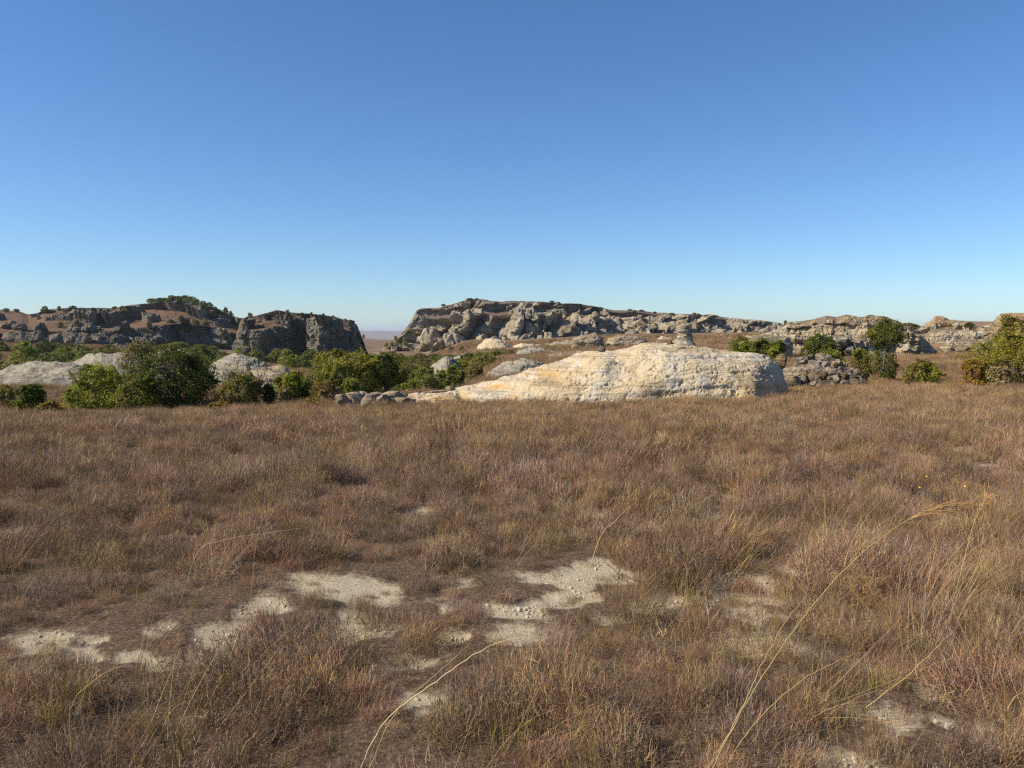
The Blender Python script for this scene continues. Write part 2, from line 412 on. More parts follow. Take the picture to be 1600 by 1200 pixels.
def rock_mat(name, stops, S, ochre=(0.42, 0.29, 0.12), och=0.5, dark=(0.07, 0.065, 0.055), drk=0.5, grass=None, gthr=(0.62, 0.8), bumpd=0.25, light=None, useattr=False, fine=1.0, speck=0.3, vary=0.0, lines=0.7):
    g = N(name)
    c = g.ramp(g.noise(0.45 / S, 8, 0.65), stops)
    cz = g.coord((0.25 / S, 0.25 / S, 2.2 / S))
    c = g.mix(g.math('MULTIPLY', g.rng(g.noise(1.0, 6, 0.65, cz), 0.5, 0.66), och), c, ochre)
    if light: c = g.mix(g.rng(g.noise(0.8 / S, 6, 0.7), 0.54, 0.66, 0, 0.8), c, light)
    cs = g.coord((1.3 / S, 1.3 / S, 0.16 / S))
    st = g.rng(g.noise(1.0, 5, 0.6, cs), 0.52, 0.68)
    nz = g.nz()
    st = g.math('MULTIPLY', st, g.rng(nz, 0.35, 0.85, 1.0, 0.15))
    c = g.mix(g.math('MULTIPLY', st, drk), c, dark)
    c = g.mix(g.rng(g.noise(4.5 / S, 7, 0.75), 0.56, 0.7, 0, 0.55 * fine), c, dark)
    sp = g.noise(14 / S, 4, 0.7)
    c = g.mix(speck, c, g.ramp(sp, [(0.3, (0.25, 0.25, 0.25)), (0.7, (1.0, 1.0, 1.0))]), 'MULTIPLY')
    if lines:
        bl = g.noise(1.0, 3, 0.5, g.coord((0.06 / S, 0.06 / S, 2.6 / S)))
        c = g.mix(g.math('MULTIPLY', g.rng(g.math('ABSOLUTE', g.math('SUBTRACT', bl, 0.5)), 0.0, 0.022, 1.0, 0.0), lines), c, dark)
        vo = g.add('ShaderNodeTexVoronoi'); vo.feature = 'DISTANCE_TO_EDGE'; vo.inputs['Scale'].default_value = 1.0
        wv = g.add('ShaderNodeMix'); wv.data_type = 'RGBA'; wv.blend_type = 'ADD'; wv.inputs[0].default_value = 1.0
        nn_ = g.add('ShaderNodeTexNoise'); nn_.inputs['Scale'].default_value = 1.3 / S; nn_.inputs['Detail'].default_value = 5; g.set(nn_.inputs['Vector'], g.coord())
        g.set(wv.inputs[6], g.coord((0.55 / S, 0.55 / S, 0.9 / S))); g.set(wv.inputs[7], nn_.outputs['Color'])
        g.set(vo.inputs['Vector'], wv.outputs[2])
        brk = g.rng(g.noise(0.7 / S, 3), 0.45, 0.6)
        c = g.mix(g.math('MULTIPLY', g.math('MULTIPLY', g.rng(vo.outputs['Distance'], 0.0, 0.018, 1.0, 0.0), brk), lines), c, dark)
    if grass:
        gm_ = g.rng(g.math('ADD', nz, g.math('MULTIPLY', g.math('SUBTRACT', g.noise(0.9 / S, 6, 0.7), 0.5), 0.55)), gthr[0], gthr[1])
        if useattr: gm_ = g.math('MULTIPLY', gm_, g.rng(g.attr('rock', 'Fac'), 0.35, 0.9, 1.0, 0.25))
        gc = g.mix(g.noise(2.5 / S, 6, 0.7), tuple(0.7 * v for v in grass), tuple(1.3 * v for v in grass))
        c = g.mix(gm_, c, gc)
    if vary:
        oi = g.add('ShaderNodeObjectInfo'); hv = g.add('ShaderNodeHueSaturation'); g.set(hv.inputs['Color'], c)
        g.set(hv.inputs['Value'], g.rng(oi.outputs['Random'], 0, 1, 1 - vary, 1 + vary)); g.set(hv.inputs['Saturation'], g.rng(g.math('FRACT', g.math('MULTIPLY', oi.outputs['Random'], 7.3)), 0, 1, 0.6, 1.4)); c = hv.outputs[0]
    h = g.math('ADD', g.noise(2.2 / S, 9, 0.7), g.math('MULTIPLY', g.noise(1.0, 8, 0.65, g.coord((1.2 / S, 1.2 / S, 5.0 / S))), 0.8))
    g.princ(c, 0.92, g.bump(h, bumpd * S), 0.15)
    return g.m

GREY = [(0.28, (0.21, 0.18, 0.135)), (0.45, (0.34, 0.29, 0.21)), (0.58, (0.44, 0.37, 0.255)), (0.75, (0.37, 0.325, 0.25))]
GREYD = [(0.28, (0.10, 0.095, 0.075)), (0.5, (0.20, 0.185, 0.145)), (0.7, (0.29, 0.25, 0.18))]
CREAM = [(0.30, (0.36, 0.27, 0.155)), (0.42, (0.52, 0.405, 0.245)), (0.52, (0.58, 0.48, 0.32)), (0.62, (0.50, 0.445, 0.35)), (0.72, (0.40, 0.36, 0.295))]
PALE = [(0.30, (0.13, 0.115, 0.09)), (0.42, (0.24, 0.215, 0.165)), (0.54, (0.33, 0.295, 0.225)), (0.66, (0.26, 0.235, 0.18)), (0.75, (0.18, 0.165, 0.135))]
TAN = [(0.28, (0.28, 0.22, 0.14)), (0.45, (0.45, 0.36, 0.235)), (0.6, (0.56, 0.47, 0.325)), (0.75, (0.43, 0.38, 0.29))]
GRASSC = (0.175, 0.108, 0.068)
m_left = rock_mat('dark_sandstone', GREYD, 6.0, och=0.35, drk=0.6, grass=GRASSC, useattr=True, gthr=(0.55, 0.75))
m_mesa = rock_mat('grey_sandstone', GREY, 7.0, och=0.6, drk=0.35, light=(0.46, 0.39, 0.275), grass=(0.165, 0.115, 0.085), useattr=True, gthr=(0.76, 0.95))
m_tan = rock_mat('tan_sandstone', TAN, 2.0, ochre=(0.45, 0.30, 0.12), och=0.65, drk=0.35, grass=(0.22, 0.16, 0.10), gthr=(0.86, 0.98))
m_ridge = rock_mat('banded_sandstone', TAN, 2.6, och=0.5, drk=0.3, grass=(0.24, 0.17, 0.11), useattr=True, gthr=(0.72, 0.9), light=(0.5, 0.46, 0.39))
m_orange = rock_mat('orange_sandstone', [(0.3, (0.25, 0.16, 0.09)), (0.5, (0.42, 0.28, 0.15)), (0.7, (0.47, 0.36, 0.22))], 2.2, och=0.7, drk=0.4)
m_cream = rock_mat('cream_sandstone', CREAM, 0.9, ochre=(0.56, 0.36, 0.13), och=0.85, drk=0.3, dark=(0.20, 0.15, 0.10), light=(0.62, 0.57, 0.48), fine=1.0, bumpd=0.09, speck=0.25, lines=0.5)
m_pale = rock_mat('pale_grey_sandstone', PALE, 1.2, ochre=(0.45, 0.37, 0.22), och=0.4, drk=0.5, dark=(0.12, 0.115, 0.10), bumpd=0.10, speck=0.2)
m_rub = rock_mat('weathered_rubble', [(0.3, (0.12, 0.088, 0.06)), (0.45, (0.22, 0.17, 0.12)), (0.58, (0.34, 0.28, 0.205)), (0.70, (0.21, 0.14, 0.09))], 0.8, ochre=(0.34, 0.21, 0.12), och=0.5, drk=0.45, bumpd=0.15, vary=0.35)

def chunk(name, seed, n=14, cuts=9, sq=0.55, rough=0.10, mat=None, flat=0.0, taper=0.0, ridged=0.0):
    """broken block of stone about 1 m across, origin at its base centre"""
    r = np.random.default_rng(seed); Vs = []; Fs = []; base = 0
    a = np.linspace(-1, 1, n); U, Vv = np.meshgrid(a, a, indexing='ij')
    for ax in range(3):
        for sg in (-1, 1):
            p = np.zeros((n, n, 3)); p[..., ax] = sg; p[..., (ax + 1) % 3] = U * (1 if sg > 0 else -1); p[..., (ax + 2) % 3] = Vv
            Vs.append(p.reshape(-1, 3)); Fs.append(grid_faces(n, n) + base); base += n * n
    V = np.concatenate(Vs); F = np.concatenate(Fs)
    key = np.round(V, 5); uq, inv = np.unique(key, axis=0, return_inverse=True); inv = inv.ravel()
    F = inv[F]; V = uq
    V = V * (1 - sq) + sq * 1.15 * V / np.linalg.norm(V, axis=1, keepdims=True)
    for _ in range(cuts):
        nn = r.normal(size=3); nn[2] *= 0.6 if flat else 1; nn /= np.linalg.norm(nn); dd = r.uniform(0.62, 0.95)
        o = np.maximum(V @ nn - dd, 0); V = V - nn * o[:, None]
    nn = V / np.linalg.norm(V, axis=1, keepdims=True)
    V = V + nn * (rough * fbm(V * 1.7 + seed * 3.3, 4) + 0.05 * (layers(V[:, 2] * 4 + seed) - 0.5))[:, None]
    if ridged: V = V + nn * (ridged * 1.4 * blocks(V, (0.7, 0.7, 1.3), seed * 0.7))[:, None] + nn * (0.5 * ridged * (0.35 - np.abs(fbm(V * np.array([2.6, 2.6, 0.4]) + seed * 1.9, 4))))[:, None]
    V *= 0.5; V[:, 2] += 0.5
    if taper:
        V[:, :2] *= (1 - taper * np.clip(V[:, 2:], 0, 1)); V[:, 2] += V[:, 2] * (0.35 * V[:, 0] + 0.25 * np.abs(fbm(V * 3 + seed, 2)))
    return mesh_from(name, V, F)
CH = [chunk('rock_block', 20 + i, sq=0.15 + 0.1 * (i % 4), cuts=12) for i in range(8)] + [chunk('rock_fin', 50 + i, n=24, sq=0.12, cuts=14, rough=0.12, taper=0.42, ridged=0.16) for i in range(5)]
for m in CH: m.materials.append(m_rub)
CHM = {}
def chunk_for(mat, i):
    k = (mat.name, i)
    if k not in CHM:
        m = CH[i].copy(); m.materials.clear(); m.materials.append(mat); CHM[k] = m
    return CHM[k]
def block(parent, mat, x, y, z, sx, sy, sz, rz=None, tilt=0.15, i=None, name='block'):
    i = random.randrange(8) if i is None else i
    o = obj(name, chunk_for(mat, i), None, parent)
    o.location = (x, y, z); o.scale = (sx, sy, sz)
    o.rotation_euler = (random.uniform(-tilt, tilt), random.uniform(-tilt, tilt), random.uniform(0, 6.28) if rz is None else rz)
    return o
random.seed(5)

# ---- left rocky hill: long slope with dark crags
pA = [(0, 0), (0.10, 0.10), (0.16, 0.36), (0.30, 0.44), (0.36, 0.60), (0.62, 0.78), (1, 1)]
pB = [(0, 0), (0.08, 0.08), (0.13, 0.48), (0.34, 0.58), (0.38, 0.66), (0.66, 0.84), (1, 1)]
left_keys = [(-330,300,545,470,90),(-200,310,545,476,90),(-60,315,545,480,90),(0,318,545,483,90),(35,320,545,487,90),(46,321,545,491,90),(60,322,545,489,90),(70,323,545,483,90),
 (92,325,545,482,90),(125,328,545,481,92),(175,332,546,483,95),(200,335,546,478,98),(232,340,547,475,100),(285,350,548,471,100),(320,360,548,477,92),(345,368,548,487,80),(368,375,548,495,60),(400,385,548,503,45),(440,395,548,520,30),(470,400,549,545,20)]
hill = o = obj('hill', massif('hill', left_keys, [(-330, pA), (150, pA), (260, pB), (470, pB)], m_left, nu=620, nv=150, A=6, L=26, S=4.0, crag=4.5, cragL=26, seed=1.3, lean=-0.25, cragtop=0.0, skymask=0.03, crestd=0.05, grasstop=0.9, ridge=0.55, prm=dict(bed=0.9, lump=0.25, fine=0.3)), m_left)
tag(o, 'long brown grassy hill with dark rock crags along the left skyline', None, None, 'structure')
# ---- square-cut mesa right of it
pC = [(0, 0), (0.05, 0.08), (0.12, 0.62), (0.34, 0.68), (0.42, 0.76), (0.72, 0.86), (1, 1)]
pD = [(0, 0), (0.04, 0.06), (0.09, 0.70), (0.40, 0.75), (0.5, 0.80), (0.75, 0.9), (1, 1)]
blk_keys = [(366,262,556,540,25),(372,262,557,514,30),(377,261,557,500,36),(390,259,558,495,44),(404,258,558,494,50),(415,262,558,491,50),(432,269,559,486,50),(462,280,560,490,50),(480,288,560,491,50),(486,280,560,491,55),(496,262,561,492,62),(506,261,561,493,62),(520,268,562,495,55),(541,282,562,499,46),(555,292,562,502,36),(561,296,562,514,24),(566,299,562,530,16),(571,302,562,545,10),(578,305,562,558,6)]
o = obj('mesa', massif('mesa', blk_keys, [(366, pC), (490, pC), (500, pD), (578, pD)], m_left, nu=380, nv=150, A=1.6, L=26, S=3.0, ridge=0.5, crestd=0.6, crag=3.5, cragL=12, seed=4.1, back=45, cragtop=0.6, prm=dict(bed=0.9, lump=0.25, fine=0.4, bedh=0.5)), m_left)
tag(o, 'square-cut sandstone mesa with shadowed cliff, left of the valley gap', None, None, 'structure')
# ---- big central mesa running away to the right
pE = [(0, 0), (0.16, 0.12), (0.22, 0.72), (0.34, 0.80), (0.42, 0.92), (0.7, 0.96), (1, 1)]
pF = [(0, 0), (0.05, 0.05), (0.11, 0.56), (0.30, 0.66), (0.37, 0.86), (0.7, 0.95), (1, 1)]
pG = [(0, 0), (0.05, 0.08), (0.11, 0.48), (0.3, 0.58), (0.37, 0.82), (0.7, 0.93), (1, 1)]
mesa_keys = [(592,490,556,555,14),(602,488,556,546,24),(625,484,555,531,45),(640,482,552,514,55),(647,480,551,496,60),(651,477,550,486,64),(658,471,549,483,70),(682,462,546,482,85),(710,458,543,475,100),(730,456,541,469,110),(745,456,539,468,112),(780,456,536,472,115),(800,456,534,470,118),(830,457,532,472,120),(860,460,530,473,120),(880,464,529,475,120),(905,470,528,476,120),(930,478,528,480,120),(960,490,528,485,120),(1000,508,527,485,120),(1020,520,527,488,120),(1050,538,527,490,120),(1080,558,527,492,120),(1110,580,527,493,118),(1150,612,527,498,110),(1180,636,527,500,100),(1205,656,527,503,95),(1240,690,527,510,90),(1300,740,527,514,80),(1400,820,527,518,70)]
mesa = obj('mesa', massif('mesa', mesa_keys, [(585, pE), (670, pE), (720, pF), (900, pF), (1000, pG), (1400, pG)], m_mesa, nu=760, nv=170, A=10, L=40, S=6.0, ridge=0.5, skymask=0.05, crag=3.0, cragL=36, flute=1.1, seed=2.2, crestd=0.2, wst=(0.02, 0.13), rkd=(-0.35, 0.15), lean=-0.4, cragtop=0.05, prm=dict(bed=0.8, bedh=0.45, lump=0.25, fine=0.3)), m_mesa)
tag(mesa, 'large grey mesa with lit buttresses and dark clefts in the middle distance', None, None, 'structure')
def buttress(parent, mat, px, pyt, pyb, wpx, Y, dep=1.0, i=None, rz=None, lean=0.12):
    ok, loc, _n, _f = parent.ray_cast(Vector((0, 0, CAMZ)), Vector(W(px, pyb, 1.0) - np.array([0, 0, CAMZ])).normalized())
    if ok: Y = loc.y
    b = W(px, pyb, Y); t = W(px, pyt, Y); w = wpx * Y / FPX
    h = t[2] - b[2]
    return block(parent, mat, b[0], b[1] + 0.2 * w * dep, b[2] - 0.15 * h, w * 1.15, w * dep * 1.0, h * 0.78, random.uniform(-0.5, 0.5) + (3.14 if random.random() < 0.5 else 0), lean, random.randrange(8, 13), 'buttress')
bpy.context.view_layer.update()
for a in [(672,489,545,44,474,1.2),(655,486,532,24,468,1.0),(700,500,549,30,462,1.1),(722,504,553,36,458,1.4),(750,514,545,26,462,1.2),(772,520,542,26,464,1.0),(797,505,540,34,462,1.6),
          (815,509,538,30,462,1.2),(842,518,537,24,472,1.4),(857,508,534,22,476,1.2),(868,512,533,22,480,1.2),(828,497,520,20,520,1.6),(812,486,512,17,535,2.2),(758,504,522,24,512,1.4),
          (865,479,505,22,556,2.0),(900,481,505,20,570,1.8),(835,476,500,18,548,2.0),(893,503,526,40,500,0.9),(925,494,520,26,540,1.4),(940,506,526,30,530,1.0),(965,500,524,28,548,1.1),(985,492,515,20,585,1.5),
          (1010,506,524,26,575,1.2),(1060,510,525,26,605,1.0),(1130,511,524,26,660,0.9),(712,480,500,20,535,1.5),(748,474,492,22,560,1.6),(690,486,515,24,500,1.3)]:
    buttress(mesa, m_mesa, *a)
for a in [(8,492,512,34,330,1.2),(26,498,516,24,330,1.0),(16,512,534,40,320,1.0),(40,512,532,26,320,1.0),(56,507,530,20,322,1.0),(84,512,534,30,322,1.0),(104,516,536,28,325,1.0),(128,512,534,26,328,1.2),(-30,500,530,60,318,1.0),(150,516,538,24,330,1.0)]:
    buttress(hill, m_left, *a)
# ---- right-hand rock hill and the banded ridge behind
pR = [(0, 0), (0.10, 0.10), (0.16, 0.30), (0.24, 0.36), (0.32, 0.74), (0.6, 0.92), (1, 1)]
right_keys = [(1172,108,530,528,5),(1195,106,535,521,7),(1215,104,541,514,9),(1232,103,546,504,11),(1268,102,551,499,13),(1290,101,554,493,14),(1305,101,555,495,14),(1321,100,556,491,14),(1345,100,557,496,14),(1360,100,557,492,14),(1385,101,557,496,13),(1405,102,556,503,11),(1425,104,554,514,8),(1445,106,552,530,6),(1462,108,550,547,4)]
o = obj('rock_hill', massif('rock_hill', right_keys, [(1172, pR), (1462, pR)], m_tan, nu=380, nv=150, A=0.75, L=5.0, S=1.4, crag=0.35, cragL=4, ridge=0.3, crestd=0.6, seed=6.6, back=16, prm=dict(bed=1.3, bedh=0.45, lump=0.8, fine=0.4), skymask=0.6), m_tan)
tag(o, 'rounded tan sandstone hill with fluted cliff behind the tall tree', 'rock hill')
pS = [(0, 0), (0.12, 0.14), (0.16, 0.30), (0.42, 0.46), (0.47, 0.62), (0.62, 0.70), (1, 1)]
ridge_keys = [(1360,170,548,520,30),(1400,170,549,507,36),(1415,170,549,506,38),(1440,170,549,510,38),(1448,170,549,508,38),(1457,170,549,500,38),(1467,170,549,499,38),(1500,170,549,501,38),(1525,170,549,502,38),(1550,168,549,502,38),(1600,165,549,500,38),(1700,160,549,499,38),(1850,150,550,496,38),(2000,150,550,500,38)]
ridge = obj('ridge', massif('ridge', ridge_keys, [(1360, pS), (2000, pS)], m_ridge, nu=420, nv=140, A=1.6, L=9.0, S=2.3, crag=0.8, cragL=7, seed=8.8, back=30, prm=dict(bed=1.8, bedh=0.5, lump=0.8), skymask=0.7), m_ridge)
tag(ridge, 'low banded sandstone ridge along the right skyline', None, None, 'structure')
def dome_thing(name, label, mat, **kw):
    o = obj(name, dome(name, mat=mat, **kw), mat); tag(o, label, 'rock'); return o
dome_thing('butte', 'flat-topped banded butte on the right skyline beside the pale ridge', m_ridge, name_=None) if False else None
o = obj('butte', dome('butte', [(1438,514),(1446,508),(1455,499),(1462,496),(1475,497),(1490,499),(1500,503),(1507,515)], 196, 4, 8, m_orange, nu=110, nv=70, S=1.5, e=0.55, prm=dict(bed=2.2, bedh=0.4)), m_orange)
tag(o, 'flat-topped tan butte on the right skyline', 'rock')
o = obj('butte', dome('butte', [(1548,506),(1553,498),(1568,493),(1585,491),(1610,490),(1650,491),(1680,500)], 185, 5, 10, m_orange, nu=110, nv=70, S=1.5, e=0.5, prm=dict(bed=2.2, bedh=0.4)), m_orange)
tag(o, 'orange rock butte at the right edge above the yellow-green bush', 'rock')

# ---- the big whale-backed rock
main_top = [(628,622),(660,619),(700,614),(740,605),(780,594),(820,583),(860,571),(900,557),(925,549),(945,546),(965,548),(985,545),(1010,541),(1040,538),(1070,538),(1095,541),(1130,549),(1160,553),(1185,557),(1202,562),(1213,570),(1221,582),(1227,598),(1230,616)]
o = obj('rock_dome', dome('rock_dome', main_top, 38.0, 4.6, 5.5, m_cream, nu=520, nv=260, S=0.62, e=0.9, wedge=10, endr=(0.6, 0.125), root=0.6, sm=5,
        prm=dict(bed=0.4, bedh=0.5, lump=1.1, fine=0.12, crack=0.8, pit=0.5, blk=0.38, dip=(-0.12, 0.3))), m_cream)
tag(o, 'large cream and ochre whale-backed sandstone rock at the edge of the field', 'rock')

# ---- hoodoo on top of it, and two loose stones
def spire(name, prof, seed, nt=72, S=0.3):
    """prof: (z, centre x offset, half width x, half width y)"""
    K = np.array(prof, float); z = np.linspace(K[0, 0], K[-1, 0], 70)
    cx = np.interp(z, K[:, 0], K[:, 1]); wx = np.interp(z, K[:, 0], K[:, 2]); wy = np.interp(z, K[:, 0], K[:, 3])
    th = np.linspace(0, 2 * math.pi, nt, endpoint=True)
    P = np.stack([cx[:, None] + wx[:, None] * np.cos(th), wy[:, None] * np.sin(th), z[:, None] + 0 * th], -1)
    n = np.stack([np.cos(th) + 0 * z[:, None], np.sin(th) + 0 * z[:, None], 0 * P[..., 2]], -1)
    Q = P.copy(); Q[:, -1] = Q[:, 0]
    d = rock_disp(Q, S, bed=0.3, lump=1.1, fine=1.0, crack=0.5, blk=2.0, seed=seed)
    P = P + n * (d * np.clip(wx / 0.3, 0, 1)[:, None])[..., None]; P[:, -1] = P[:, 0]
    return mesh_from(name, P.reshape(-1, 3), grid_faces(len(z), nt)[:, ::-1])
b = W(1068, 545, 38.0); k = 38.0 / FPX
hp = [(-0.3, 0, 34*k, 28*k), (0, 0, 27*k, 24*k), (6*k, 0, 21*k, 19*k), (12*k, 1*k, 17*k, 15*k), (17*k, 2*k, 14*k, 13*k), (21*k, 3*k, 12*k, 11*k), (25*k, 3*k, 11.5*k, 11*k), (27.5*k, 0*k, 13*k, 12*k), (30*k, -1*k, 14.5*k, 12*k), (34*k, -1*k, 14.5*k, 12*k), (36*k, 1*k, 12*k, 11*k), (37.5*k, 3*k, 8*k, 8*k), (38*k, 3*k, 0.2*k, 0.2*k)]
hm = rock_mat('hoodoo_sandstone', CREAM, 0.4, ochre=(0.5, 0.36, 0.17), och=0.6, drk=0.5)
hp = [(z_, x_ * 0.9, a_ * 0.84, b_ * 0.84) for (z_, x_, a_, b_) in hp]
hm = rock_mat('hoodoo_stone', [(0.3, (0.28, 0.24, 0.18)), (0.45, (0.42, 0.37, 0.28)), (0.58, (0.52, 0.47, 0.38)), (0.72, (0.38, 0.34, 0.28))], 0.4, ochre=(0.46, 0.34, 0.17), och=0.45, drk=0.5)
o = obj('hoodoo', spire('hoodoo', hp, 3.3), hm, loc=tuple(b)); tag(o, 'small eroded rock pinnacle with wider cap on top of the cream rock', 'rock')
def stone(px, py, wpx, hpx, Y, label, mat, i=0, name='stone', grp=None, sink=0.25, dz=0.0):
    p = W(px, py, Y); w = wpx * Y / FPX; h = hpx * Y / FPX
    o = obj(name, chunk_for(mat, i), None, None, (p[0], p[1], p[2] - sink * h)); o.scale = (w, w * 0.9, h * (1 + sink)); o.rotation_euler = (0.1, -0.1, i * 1.3)
    return tag(o, label, 'stone', grp)
stone(1046, 540, 11, 8, 37.8, 'small dark loose stone just left of the pinnacle on the cream rock', m_rub, 1)
stone(940, 549, 13, 9, 37.6, 'dark angular stone on the left shoulder of the cream rock', m_rub, 3)
stone(1219, 566, 17, 13, 40.5, 'reddish tilted slab behind the right end of the cream rock', m_orange, 2, sink=0.5)

# ---- other rocks: (name, label, crest pixels, Y, wf, wb, material, S, e)
ROCKS = [
 ('rock_dome', 'broad pale grey rock dome at the left edge behind the bushes', [(-110,612),(-60,600),(-20,588),(20,574),(50,566),(85,565),(110,567),(135,573),(160,582),(190,600)], 62, 8, 8, m_pale, 0.9, 0.95),
 ('rock_dome', 'pale humped rock with a dark shaded hollow, right of the broad dome', [(92,578),(110,570),(130,560),(145,551),(158,547),(175,549),(200,551),(215,556),(228,566)], 74, 7, 6, m_pale, 0.9, 0.9),
 ('rock_dome', 'low grey rock showing behind the dark bush top', [(235,556),(245,549),(265,546),(285,548),(300,556),(315,568)], 92, 5, 5, m_pale, 0.8, 0.8),
 ('rock_dome', 'grey layered rock hump between the left bushes', [(318,580),(335,571),(352,562),(368,556),(385,557),(402,562),(412,568),(418,580)], 64, 4.5, 5, m_pale, 0.8, 0.85),
 ('rock_ledge', 'pinkish tan rock ledge with a vertical crack behind the round bush', [(388,592),(395,578),(410,575),(430,575),(446,577),(452,590)], 60, 2.0, 4, m_tan, 0.7, 0.45),
 ('rock_dome', 'small pale cone of layered rock among the valley trees', [(668,577),(680,570),(690,562),(698,558),(706,561),(716,569),(726,578)], 120, 6, 6, m_pale, 1.0, 1.0),
 ('rock_dome', 'cream rock hump on the plain below the mesa', [(742,548),(750,540),(758,533),(768,530),(780,531),(790,535),(800,543),(806,550)], 240, 9, 9, m_cream, 1.6, 0.9),
 ('rock_ledge', 'flat pale rock sheet on the brown plain below the mesa', [(802,541),(815,537),(832,538),(846,541),(852,545)], 230, 8, 6, m_cream, 1.4, 0.8),
 ('rock_ledge', 'pale grey ledge with a low overhang in the middle distance', [(800,560),(812,549),(830,545),(845,546),(860,551),(880,553),(900,556),(915,562)], 130, 4, 6, m_pale, 1.1, 0.6),
 ('rock_ledge', 'low pale rock strip beside the valley trees', [(708,559),(720,554),(735,552),(750,553),(760,558)], 170, 3, 5, m_pale, 1.0, 0.7),
 ('rock_ledge', 'grey sloping slab rock left behind the cream rock', [(738,604),(756,592),(772,578),(788,568),(804,562),(822,561),(840,567),(856,578),(866,592)], 66, 5, 5, m_pale, 0.8, 0.75),
 ('rock_ledge', 'ochre block ledge above the cream rock', [(893,545),(898,530),(910,524),(928,524),(938,527),(942,540)], 150, 3, 6, m_tan, 1.1, 0.45),
 ('rock_ledge', 'low ochre ledge right of the block ledge', [(946,540),(952,528),(970,524),(990,525),(1008,529),(1018,540)], 155, 3, 6, m_tan, 1.1, 0.5),
 ('rock_ledge', 'thin pale rock streak on the plain left of the pinnacle', [(1022,531),(1034,527),(1048,528),(1056,531)], 210, 6, 4, m_cream, 1.2, 0.8),
 ('rock_ledge', 'pale shelf at the foot of the tan hill above the hedge', [(1148,537),(1162,529),(1180,524),(1205,523),(1228,527),(1240,540)], 92, 3, 6, m_tan, 0.9, 0.7),
 ('rock_ledge', 'broad low tan shelf on the plain just above the left shoulder of the cream rock', [(846,566),(858,556),(880,551),(905,549),(928,552),(940,560)], 100, 3, 5, m_tan, 0.8, 0.5),
 ('rock_ledge', 'long thin pale shelf on the plain under the grey mesa', [(850,538),(868,534),(900,532),(930,531),(960,533),(975,537)], 220, 4, 7, m_tan, 1.3, 0.5),
 ('rock_ledge', 'narrow grey shelf below the cream hump of the plain', [(770,562),(785,556),(805,554),(826,556),(838,561)], 160, 3, 5, m_pale, 1.0, 0.55),
 ('rock_ledge', 'small tan shelf between pinnacle and ochre ledges', [(992,545),(1004,537),(1022,534),(1040,536),(1050,542)], 120, 3, 5, m_tan, 0.9, 0.5),
 ('rock_ledge', 'pale flat slab at the left foot of the cream rock', [(610,626),(640,619),(665,616),(690,614),(712,614),(726,622)], 36.5, 1.6, 2.5, m_cream, 0.4, 0.7),
]
for (nm, lb, top, Y, wf, wb, mt, S_, e_) in ROCKS:
    o = obj(nm, dome(nm, top, Y, wf, wb, mt, nu=150, nv=90, S=S_, e=e_, endr=0.3, root=1.0, sm=3, prm=dict(bed=1.3, bedh=0.45, crack=1.0, pit=0.4, fine=0.6, blk=1.0, seed=Y * 0.37)), mt)
    tag(o, lb, 'rock')

# ---- low broken ledge left of the cream rock and the rubble outcrop to its right
def outcrop(name, label, spots, mat, Y, tilt=0.14):
    e = obj(name, None); c = W(spots[0][0], spots[0][1], Y); 
    e.location = (c[0], c[1], h1(c[0], c[1])); tag(e, label, 'rock')
    off = np.array(e.location)
    for (px, pyb, wpx, hpx, dy, i) in spots:
        p = W(px, pyb, Y + dy); w = wpx * (Y + dy) / FPX; h = hpx * (Y + dy) / FPX
        o = block(e, mat, p[0] - off[0], p[1] - off[1], p[2] - off[2] - 0.3 * h, w, w * random.uniform(0.7, 1.1), h * 1.3, random.uniform(0, 6.28), tilt, i)
    return e
m_ledge = rock_mat('brown_cream_sandstone', [(0.28, (0.22, 0.165, 0.105)), (0.45, (0.38, 0.295, 0.195)), (0.6, (0.47, 0.385, 0.27)), (0.75, (0.30, 0.25, 0.185))], 0.4, och=0.5, drk=0.4)
outcrop('rock_outcrop', 'low broken brown and cream rock outcrop at the field edge before the round trees',
 [(540,636,34,20,0,0),(557,635,36,22,0.2,1),(578,634,34,19,0.1,2),(598,632,30,15,0.2,3),(588,624,44,14,1.2,4),(610,625,40,14,1.0,5),(626,622,28,10,1.0,6),(566,627,40,16,1.0,7),(630,630,24,9,0.2,0),(548,629,30,13,0.9,3)], m_ledge, 34.5)
outcrop('rock_outcrop', 'small flat stones lying on the slab at the left foot of the cream rock',
 [(664,618,24,6,0,1),(678,616,20,6,0.3,2),(692,614,20,6,0.4,4),(704,610,14,7,0.5,5),(648,621,20,5,0.1,6)], m_ledge, 37.5, 0.06)
sp = []
random.seed(9)
for r_, (y0, n_, hh) in enumerate([(606,17,11),(600,17,11),(593,17,11),(587,17,10),(580,17,10),(574,15,10),(568,11,9),(563,7,8)]):
    for j in range(n_):
        f = (j + 0.5) / n_; xa = 1224 + 5 * r_; xb = 1357 - r_ * 9
        px = xa + (xb - xa) * f + random.uniform(-5, 5)
        py = y0 + random.uniform(-4, 4) + 2 * math.sin(f * 9 + r_)
        big = random.random() < 0.15
        sp.append((px, py, random.uniform(8, 18) * (1.8 if big else 1), hh * random.uniform(0.6, 1.15) * (1.5 if big else 1), r_ * 0.42 + random.uniform(-0.3, 0.3), random.randrange(8)))
outcrop('rock_outcrop', 'heap of weathered grey and reddish blocks right of the cream rock', sp, m_rub, 45.0)
o = obj('rock_ledge', dome('rock_ledge', [(1215,593),(1227,579),(1249,570),(1280,566),(1311,570),(1341,583),(1356,600)], 47.2, 1.6, 3, m_rub, nu=170, nv=110, S=0.55, e=0.6, endr=0.3, root=0.8, prm=dict(bed=1.0, bedh=0.35, blk=2.2, crack=1.2, pit=0.8)), m_rub)
tag(o, 'rock mass under the heap of grey and reddish blocks', 'rock')
sp = []
